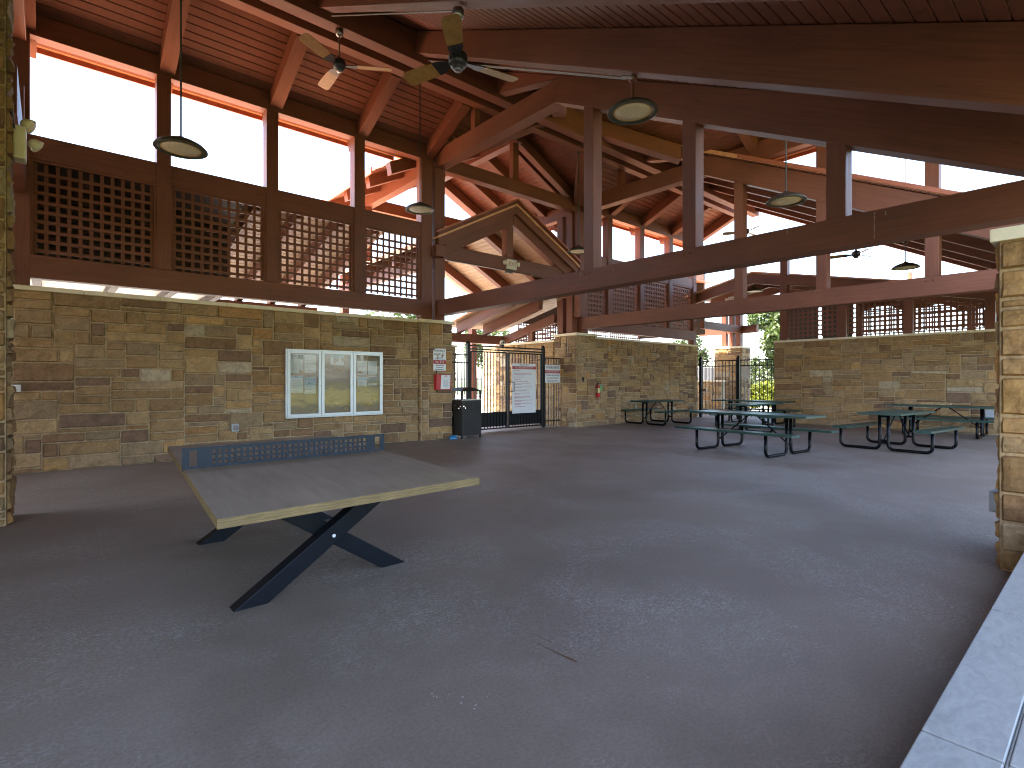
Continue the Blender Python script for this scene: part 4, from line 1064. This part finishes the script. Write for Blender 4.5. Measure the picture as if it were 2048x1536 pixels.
def side_fence(x0, x1, lab):
    m_ = MB(); n = max(3, round((x1 - x0) / .115))
    for i in range(n):
        xx = x0 + (i + .5) * (x1 - x0) / n; m_.box(xx - .009, xx + .009, GY - .009, GY + .009, .03, 2.07)
    for z in (.17, 1.86, 2.07): m_.box(x0, x1, GY - .016, GY + .016, z, z + .032)
    return tag(m_.build('fence_panel', M['black']), lab, 'fence panel', 'narrow black fence panels beside the gate')
side_fence(7.48, 8.38, 'narrow black bar fence panel between gate and phone pillar'); side_fence(11.28, 11.96, 'narrow black bar fence panel holding the WARNING sign')
y = GY - .045
rs = thing('rules_sign', 'tall white pool rules board with red band fixed to the right gate leaf', 'sign', (10.4, y, .46))
mb = MB(); mb.box(9.96, 10.88, y, y + .01, .465, 1.895); mb.build('panel', M['white'], rs, bevel=.003)
mb = MB(); mb.box(9.961, 10.879, y - .0008, y - .0001, 1.735, 1.815); mb.build('red_band', M['signred'], rs)
text_mesh('lettering', 'POOL RULES', .06, (10.42, y - .001, 1.853), M['ink'], rs)
text_mesh('lettering', 'NO LIFEGUARD ON DUTY', .062, (10.42, y - .0022, 1.773), M['white'], rs)
mb = MB(); zz = 1.69
for i in range(13):
    n = random.choice((1, 2, 2, 3)) if i != 3 else 1
    for q in range(n):
        l = random.uniform(.72, .97) if q < n - 1 else random.uniform(.25, .8); mb.box(10.03, 10.03 + .78 * l, y - .0012, y - .0002, zz - .012, zz); zz -= .026
    zz -= .038
    if zz < .52: break
mb.build('printed_lines', M['pink_ink'], rs)
ws = thing('warning_sign', 'white WARNING sign with red band on the narrow fence panel', 'sign', (11.6, y, 1.34))
mb = MB(); mb.box(11.27, 11.915, y, y + .01, 1.34, 1.885); mb.build('panel', M['white'], ws, bevel=.003)
mb = MB(); mb.box(11.271, 11.914, y - .0008, y - .0001, 1.625, 1.715); mb.build('red_band', M['signred'], ws)
text_mesh('lettering', 'WARNING', .135, (11.593, y - .001, 1.80), M['ink'], ws, wide=.88)
text_mesh('lettering', 'NO LIFEGUARD ON DUTY', .062, (11.593, y - .0022, 1.67), M['white'], ws, wide=.80)
for i, s_ in enumerate(('Children Should Not', 'Use Pool Without', 'Adult Supervision')): text_mesh('lettering', s_, .078, (11.593, y - .001, 1.565 - i * .083), M['ink'], ws, wide=.82)
cm = thing('security_camera', 'small round pale camera on the bar above the gate', 'camera', (9.55, 11.4, 2.4))
mb = MB(); mb.lathe([(.0, -.06), (.05, -.055), (.068, -.03), (.07, .02), (.05, .05), (0, .055)], (9.6, 11.42, 2.47), 16, 'y'); mb.build('housing', M['ivory'], cm, smooth=True)
mb = MB(); mb.lathe([(0, -.075), (.024, -.072), (.026, -.058)], (9.6, 11.42, 2.47), 12, 'y'); mb.box(9.54, 9.66, 11.40, 11.48, 2.362, 2.405); mb.build('lens', M['black'], cm)

# small far gate and fence
fg = thing('small_gate', 'low black bar gate and fence between the two stone walls at the far corner', 'gate', (19.0, 9.3, 0))
mb = MB()
for yy in (10.70, 9.22): mb.box(18.96, 19.04, yy - .05, yy + .05, 0, 2.24); mb.lathe([(.05, 2.24), (.06, 2.27), (.03, 2.32), (0, 2.33)], (19.0, yy, 0), 8)
mb.build('gate_post', M['black'], fg)
for a, b, nm in ((9.30, 10.62, 'gate_leaf'), (7.75, 9.14, 'fence_panel')):
    m_ = MB(); n = 10
    for i in range(n + 1):
        yy = a + (b - a) * i / n; m_.box(18.99, 19.01, yy - .01, yy + .01, .1, 2.15)
    for z in (.16, 1.93, 2.13): m_.box(18.98, 19.02, a, b, z, z + .035)
    lf = m_.build(nm, M['black'], fg)
    if nm == 'gate_leaf': k = MB(); k.box(18.9, 18.96, 10.42, 10.6, 1.0, 1.1); k.build('latch', M['chrome'], lf)
ps = thing('gate_notice', 'small white paper notice hung on the small far gate', 'notice', (18.93, 8.95, 1.5))
mb = MB(); mb.box(18.93, 18.937, 8.74, 9.06, 1.50, 1.92); mb.build('sheet', M['white'], ps)
mb = MB(); mb.tube([(18.934, 8.80, 1.92), (18.934, 8.86, 2.0), (18.97, 8.9, 2.1)], .006, 5); mb.build('hanger', M['black'], ps)

# ------------------------------------------------------------------ trash can
tc = thing('trash_can', 'charcoal steel trash can with a hooded lid and punched holes', 'trash can', (7.8, 10.72, 0))
x0, x1, y0, y1 = 7.50, 8.09, 10.43, 11.0
mb = MB(); px = .0
def panel_holes(mb, o, u, W, z0, z1, zs, us_, hs=.026):
    """flat panel with square punched holes"""
    uu = sorted(set([0.0, W] + [a for c_ in us_ for a in (c_ - hs / 2, c_ + hs / 2)])); vv = sorted(set([z0, z1] + [a for c_ in zs for a in (c_ - hs / 2, c_ + hs / 2)]))
    for i in range(len(uu) - 1):
        for j in range(len(vv) - 1):
            cu, cv = (uu[i] + uu[i + 1]) / 2, (vv[j] + vv[j + 1]) / 2
            hit = any(abs(cu - a) < hs / 2 and abs(cv - b) < hs / 2 and ((ia + ib) % 2 == 0) for ia, a in enumerate(us_) for ib, b in enumerate(zs))
            if not hit:
                P = [Vector(o) + Vector(u) * a + Vector((0, 0, b)) for a, b in ((uu[i], vv[j]), (uu[i + 1], vv[j]), (uu[i + 1], vv[j + 1]), (uu[i], vv[j + 1]))]
                mb.poly(P)
hz = [.70, .745, .79]; hu = [.06 + i * .055 for i in range(9)]
panel_holes(mb, (x0, y0, 0), X, x1 - x0, .07, .93, hz, hu); panel_holes(mb, (x0, y1, 0), -Y, y1 - y0, .07, .93, hz, hu)
panel_holes(mb, (x1, y0, 0), Y, y1 - y0, .07, .93, hz, hu); panel_holes(mb, (x1, y1, 0), -X, x1 - x0, .07, .93, hz, hu)
mb.box(x0 + .004, x1 - .004, y0 + .004, y1 - .004, .07, .09); mb.build('body', M['bin'], tc)
mb = MB(); ov = .035
b = len(mb.v); mb.v.extend([(x0 - ov, y0 - ov, 1.145), (x1 + ov, y0 - ov, 1.145), (x1 + ov, y1 + ov, 1.145), (x0 - ov, y1 + ov, 1.145), (x0 + .16, y0 + .16, 1.235), (x1 - .16, y0 + .16, 1.235), (x1 - .16, y1 - .16, 1.235), (x0 + .16, y1 - .16, 1.235)])
for q in ((3, 2, 1, 0), (4, 5, 6, 7), (0, 1, 5, 4), (1, 2, 6, 5), (2, 3, 7, 6), (3, 0, 4, 7)): mb.face([b + i for i in q])
mb.build('lid', M['bin'], tc, bevel=.006)
for (xx, yy) in ((x0, y0), (x1 - .04, y0), (x0, y1 - .04), (x1 - .04, y1 - .04)):
    m_ = MB(); m_.box(xx - .002, xx + .042, yy - .002, yy + .042, 0, 1.146); m_.build('corner_post', M['bin'], tc, bevel=.004)
mb = MB(); mb.box(x0 - .004, x1 + .004, y0 - .004, y0 + .03, .925, .945); mb.box(x0 - .004, x1 + .004, y1 - .03, y1 + .004, .925, .945); mb.box(x0 - .004, x0 + .03, y0 + .03, y1 - .03, .9255, .9445); mb.box(x1 - .03, x1 + .004, y0 + .03, y1 - .03, .9255, .9445)
mb.build('rim', M['chrome'], tc)

# ------------------------------------------------------------------ small fittings
fe = thing('fire_extinguisher', 'red fire extinguisher with green tag hung on the stone wall', 'fire extinguisher', (12.92, 10.76, .88))
mb = MB(); mb.lathe([(.0, .88), (.066, .885), (.074, .91), (.074, 1.20), (.06, 1.255), (.03, 1.28)], (12.93, 10.755, 0), 18); mb.build('cylinder', M['red'], fe, smooth=True)
mb = MB(); mb.lathe([(.0755, 1.03), (.0755, 1.17)], (12.93, 10.755, 0), 18); mb.build('printed_label', M['yellow'], fe)
mb = MB(); mb.lathe([(.028, 1.28), (.022, 1.31), (.02, 1.34)], (12.93, 10.755, 0), 12); mb.beam((12.93, 10.76, 1.345), (12.98, 10.66, 1.385), .02, .014); mb.beam((12.93, 10.76, 1.325), (12.98, 10.66, 1.325), .02, .012)
mb.tube([(12.93, 10.72, 1.32), (12.87, 10.70, 1.30), (12.845, 10.70, 1.2), (12.85, 10.71, 1.0)], .011, 7); mb.build('valve', M['black'], fe)
mb = MB(); mb.poly([(12.95, 10.67, 1.10), (13.03, 10.672, 1.08), (13.04, 10.675, 1.27), (12.965, 10.672, 1.29)]); mb.build('inspection_tag', M['tag_green'], fe)
cr = MB(); cr.box(12.18, 12.235, 10.70, 10.748, 1.375, 1.51); tag(cr.build('card_reader', M['black'], bevel=.008), 'small black card reader on the stone pillar beside the gate', 'card reader')
cp = MB(); cp.tube([(11.935, 11.1, 2.2), (11.935, 11.1, 2.74)], .014, 8); cp.box(11.92, 11.968, 11.085, 11.115, 2.6, 2.62); tag(cp.build('conduit_pipe', M['galv']), 'thin pale conduit pipe running up the gate side of the stone pillar', 'pipe')
ob = thing('outlet_box', 'grey outlet box with cover low on the notice board wall', 'outlet box', (2.62, 10.82, .46))
mb = MB(); mb.box(2.565, 2.685, 10.79, 10.85, .46, .60); mb.build('cover', M['grey_box'], ob, bevel=.008)
mb = MB(); mb.prism([(.575, 10.79), (.575, 10.775), (.50, 10.755), (.485, 10.79)][::-1] and [(10.79, .575), (10.772, .572), (10.757, .50), (10.79, .487)], 'x', 2.585, 2.665); mb.build('flap', M['galv'], ob)
ob = thing('outlet_box', 'white outlet box at left edge of the notice board wall', 'outlet box', (-.33, 10.8, 1.22))
mb = MB(); mb.box(-.46, -.30, 10.78, 10.85, 1.235, 1.34); mb.build('cover', M['white'], ob, bevel=.006)
ob = thing('outlet_box', 'pale grey outlet box on the far right wall behind the long picnic table', 'outlet box', (18.45, 2.3, .5))
mb = MB(); mb.box(18.40, 18.48, 2.19, 2.36, .42, .64); mb.build('cover', M['grey_box'], ob, bevel=.008)
ob = thing('outlet_box', 'blue grey metal box on the side of the big right pillar', 'outlet box', (5.87, .66, .33))
mb = MB(); mb.box(5.80, 5.94, .62, .72, .33, .50); mb.build('cover', M['grey_box'], ob, bevel=.012)
sw = MB(); sw.box(-.275, -.262, 7.20, 7.34, 1.90, 2.02); tag(sw.build('switch_plate', M['white'], bevel=.003), 'white switch plate on the dark stone wall end at left edge', 'switch')
bd = MB(); bd.lathe([(0.0, 0), (.10, .0), (.105, .015), (.095, .05), (.06, .085), (.02, .10), (0, .10)], (7.33, 10.55, 0), 18); tag(bd.build('blue_dome', M['blue'], smooth=True), 'small blue plastic dome lying on the floor beside the trash can', 'plastic dome')
pc = MB(); pc.lathe([(0, 0), (.033, 0), (.034, .11), (.028, .12), (0, .12)], (15.0, 10.83, .455), 12); 
pcx = Vector((15.0, 10.0, 0)); tag(pc.build('drink_can', M['grey_box'], smooth=True), 'grey drink can left on the bench of the darkest picnic table', 'can')

# emergency lights and exit signs
def lamp_head(root, c, d, r=.075):
    c, d = Vector(c), Vector(d).normalized(); q = d.to_track_quat('Z', 'Y')
    def lt(prof, m, nm, par):
        m_ = MB(); b0 = 0; m_.lathe(prof, (0, 0, 0), 18); m_.v = [tuple(c + q @ Vector(v)) for v in m_.v]; return m_.build(nm, m, par, smooth=True)
    h = lt([(.02, -.09), (.05, -.07), (r * .92, -.03), (r, .0), (r * .9, .004)], M['ivory'], 'lamp_head', root)
    lt([(r * .9, .003), (r * .6, .014), (0, .018)], M['lens'], 'lamp_lens', h)
el = thing('emergency_light', 'ivory twin-head emergency light high beside the dark stone wall end', 'emergency light', (-.2, 7.3, 3.7))
mb = MB(); mb.prism([(7.22, 3.62), (7.42, 3.62), (7.42, 3.95), (7.22, 3.95)], 'x', -.262, -.16); mb.build('housing', M['ivory'], el, bevel=.015)
lamp_head(el, (-.12, 7.30, 3.98), (.75, -.15, -.35)); lamp_head(el, (-.07, 7.46, 3.84), (.8, .3, -.5), .07)
mb = MB(); mb.tube([(-.25, 7.22, 3.9), (-.27, 7.18, 4.05), (-.29, 7.15, 4.15)], .012, 6); mb.build('cable', M['black'], el)
def exit_sign(x, y, z, face, lab, s=1.0):
    root = thing('exit_sign', lab, 'exit sign', (x, y, z)); w, h = .31 * s, .21 * s
    if face == '-y':
        m_ = MB(); m_.box(x - w / 2, x + w / 2, y - .06, y, z - h / 2, z + h / 2 + .02); m_.build('housing', M['ivory'], root, bevel=.008)
        text_mesh('lettering', '‹EXIT', .15 * s, (x + .01, y - .062, z + .015), M['exitred'], root, wide=.8)
        for sx in (-1, 1): lamp_head(root, (x + sx * (w / 2 + .075), y - .06, z + .03), (sx * .5, -.8, -.25), .066)
    else:
        m_ = MB(); m_.box(x - .06, x, y - w / 2, y + w / 2, z - h / 2, z + h / 2); m_.build('housing', M['ivory'], root, bevel=.008)
        text_mesh('lettering', 'EXIT', .15 * s, (x - .062, y, z), M['exitred'], root, '-x', wide=.8)
        for sy in (-1, 1): lamp_head(root, (x - .05, y + sy * (w / 2 + .08), z), (-.8, sy * .5, -.2), .07)
    return root
exit_sign(9.36, 10.79, 4.50, '-y', 'ivory EXIT sign with two lamp heads on the entrance truss', 1.12)
exit_sign(18.9, 9.35, 4.36, '-x', 'ivory EXIT sign with lamp heads on the far low gable', 1.1)
ln = thing('wall_lantern', 'black wall lantern on the short stone pier left of the gate', 'lantern', (8.8, 13.12, 2.1))
mb = MB(); mb.box(8.72, 8.88, 13.02, 13.16, 1.98, 2.02); mb.box(8.74, 8.86, 13.03, 13.15, 2.02, 2.2); mb.prism([(8.70, 2.2), (8.90, 2.2), (8.83, 2.28), (8.77, 2.28)], 'y', 13.0, 13.17); mb.build('lantern_body', M['black'], ln)

# ------------------------------------------------------------------ trees, hedge and things outside
def leaf_cloud(mb, c, rad, n, size, rnd, squash=.8):
    c = Vector(c); lumps = []
    for _ in range(max(7, int(9))):
        while True:
            v = Vector((rnd.uniform(-1, 1), rnd.uniform(-1, 1), rnd.uniform(-1, 1)))
            if v.length < 1: break
        lumps.append((Vector((v.x * rad * .75, v.y * rad * .75, v.z * rad * squash * .8)), rad * rnd.uniform(.28, .5), rnd.uniform(.75, 1.25)))
    for _ in range(n):
        L, r, k = rnd.choice(lumps); v = Vector((rnd.gauss(0, 1), rnd.gauss(0, 1), rnd.gauss(0, 1))).normalized() * r * rnd.uniform(.45, 1.08) ** .6
        p = c + L + Vector((v.x, v.y, v.z * .85)); a = Vector((rnd.gauss(0, 1), rnd.gauss(0, 1), rnd.gauss(0, .7))).normalized(); b = a.cross(Vector((rnd.gauss(0, 1), rnd.gauss(0, 1), rnd.gauss(0, 1)))).normalized()
        s = size * rnd.uniform(.6, 1.3); t = k * rnd.uniform(.75, 1.3)
        mb.poly([p - a * s, p + b * s * .45, p + a * s, p - b * s * .45], col=(t * rnd.uniform(.9, 1.15), t, t * rnd.uniform(.7, 1.1)))
def tree(x, y, h, crown_z, rad, n, size, label, seed, mat_='leaf', group=None, squash=.9):
    rnd = random.Random(seed); root = thing('tree', label, 'tree', (x, y, 0), group)
    m_ = MB(); m_.tube([(x, y, 0), (x + .05, y, h * .3), (x + rnd.uniform(-.1, .1), y + .05, h * .55), (x, y, h * .9)], .1, 8, radii=[.14 * rad / 2, .11 * rad / 2, .08 * rad / 2, .02])
    for i in range(9):
        t = rnd.uniform(0, 6.28); z0 = h * rnd.uniform(.35, .7); r = rad * rnd.uniform(.5, .95)
        m_.tube([(x, y, z0), (x + math.cos(t) * r * .5, y + math.sin(t) * r * .5, z0 + rad * .35), (x + math.cos(t) * r, y + math.sin(t) * r, z0 + rad * rnd.uniform(.4, .9))], .03, 5, radii=[.05, .03, .01])
    m_.build('trunk', M['bark'], root, smooth=True)
    m_ = MB(); leaf_cloud(m_, (x, y, crown_z), rad, n, size, rnd, squash); m_.build('crown', M[mat_], root)
    return root
tree(30.6, 12.6, 5.4, 3.3, 2.6, 9500, .15, 'tall bright green tree behind the small far gate', 5)
tree(27.0, 15.6, 3.9, 3.1, 1.2, 1500, .11, 'small thin tree left of the far golden pillar', 6)
tree(14.2, 24.5, 5.2, 4.0, 1.9, 2600, .13, 'green tree seen through the left gate leaf', 8)
tree(24.0, 29.5, 6.0, 4.0, 2.4, 2200, .17, 'further tree behind the outside orange pillar', 9)
hd = MB(); rnd = random.Random(12)
for i in range(8): leaf_cloud(hd, (26.0 + rnd.uniform(-.2, .2), 8.0 + i * .62, .95), .78, 1700, .085, rnd, 1.15)
tag(hd.build('hedge', M['hedge']), 'clipped yellow-green hedge beyond the small far gate', 'hedge')
# planting on the open side (seen mirrored in the notice board)
for i, (x, y, r) in enumerate(((8, -22, 3.0), (14, -26, 3.4), (23, -21, 3.0), (30, -30, 3.2))):
    tree(x, y, 6.5, 4.2, r, 1800, .2, 'broad lawn tree standing on the open side of the pavilion', 30 + i, 'leaf', 'lawn trees on the open side')
pf = MB()
for i in range(38): pf.box(24.0, 24.03, 11.9 + i * .12, 11.9 + i * .12 + .105, 0.1, 2.05)
pf.box(24.03, 24.08, 11.9, 16.5, .3, .4); pf.box(24.03, 24.08, 11.9, 16.5, 1.7, 1.8)
tag(pf.build('privacy_fence', M['fence_grey']), 'dark grey slat fence beyond the low sunny stone wall', 'fence')
def chair(x, y, rz, lab):
    root = thing('garden_chair', lab, 'chair', (0, 0, 0), 'white garden chairs on the pool deck')
    m_ = MB()
    for i in range(5): m_.box(-.28 + i * .115, -.28 + i * .115 + .1, -.3, .28, .36, .385)
    m_.build('seat', M['plastic_white'], root)
    m_ = MB()
    for i in range(5): m_.hexa([Vector(p) for p in ((-.28 + i * .115, .26, .36), (-.18 + i * .115, .26, .36), (-.18 + i * .115, .29, .36), (-.28 + i * .115, .29, .36), (-.30 + i * .12, .58, 1.15 - abs(i - 2) * .04), (-.19 + i * .12, .58, 1.15 - abs(i - 2) * .04), (-.19 + i * .12, .61, 1.15 - abs(i - 2) * .04), (-.30 + i * .12, .61, 1.15 - abs(i - 2) * .04))], .8, .1, .03)
    m_.build('backrest', M['plastic_white'], root)
    for sx in (-1, 1):
        m_ = MB(); m_.box(sx * .36 - .06, sx * .36 + .06, -.36, .42, .56, .585); m_.build('armrest', M['plastic_white'], root)
        for yy in (-.3, .3):
            m_ = MB(); m_.box(sx * .33 - .03, sx * .33 + .03, yy - .04, yy + .04, 0, .56); m_.build('leg', M['plastic_white'], root)
    root.location = (x, y, 0); root.rotation_euler = (0, 0, R(rz)); return root
chair(11.9, 18.6, -20, 'white slatted garden chair nearest beyond the left gate leaf'); chair(12.6, 21.2, 35, 'white slatted garden chair further back beyond the gate')
bf = MB()
for i in range(60): bf.box(4 + i * .45, 4 + i * .45 + .03, 33.0, 33.03, 0, 1.6)
bf.box(4, 31, 33.0, 33.04, 1.5, 1.55); bf.box(4, 31, 33, 33.04, .15, .2)
tag(bf.build('pool_fence', M['black']), 'long thin black railing at the back of the pool deck', 'fence')
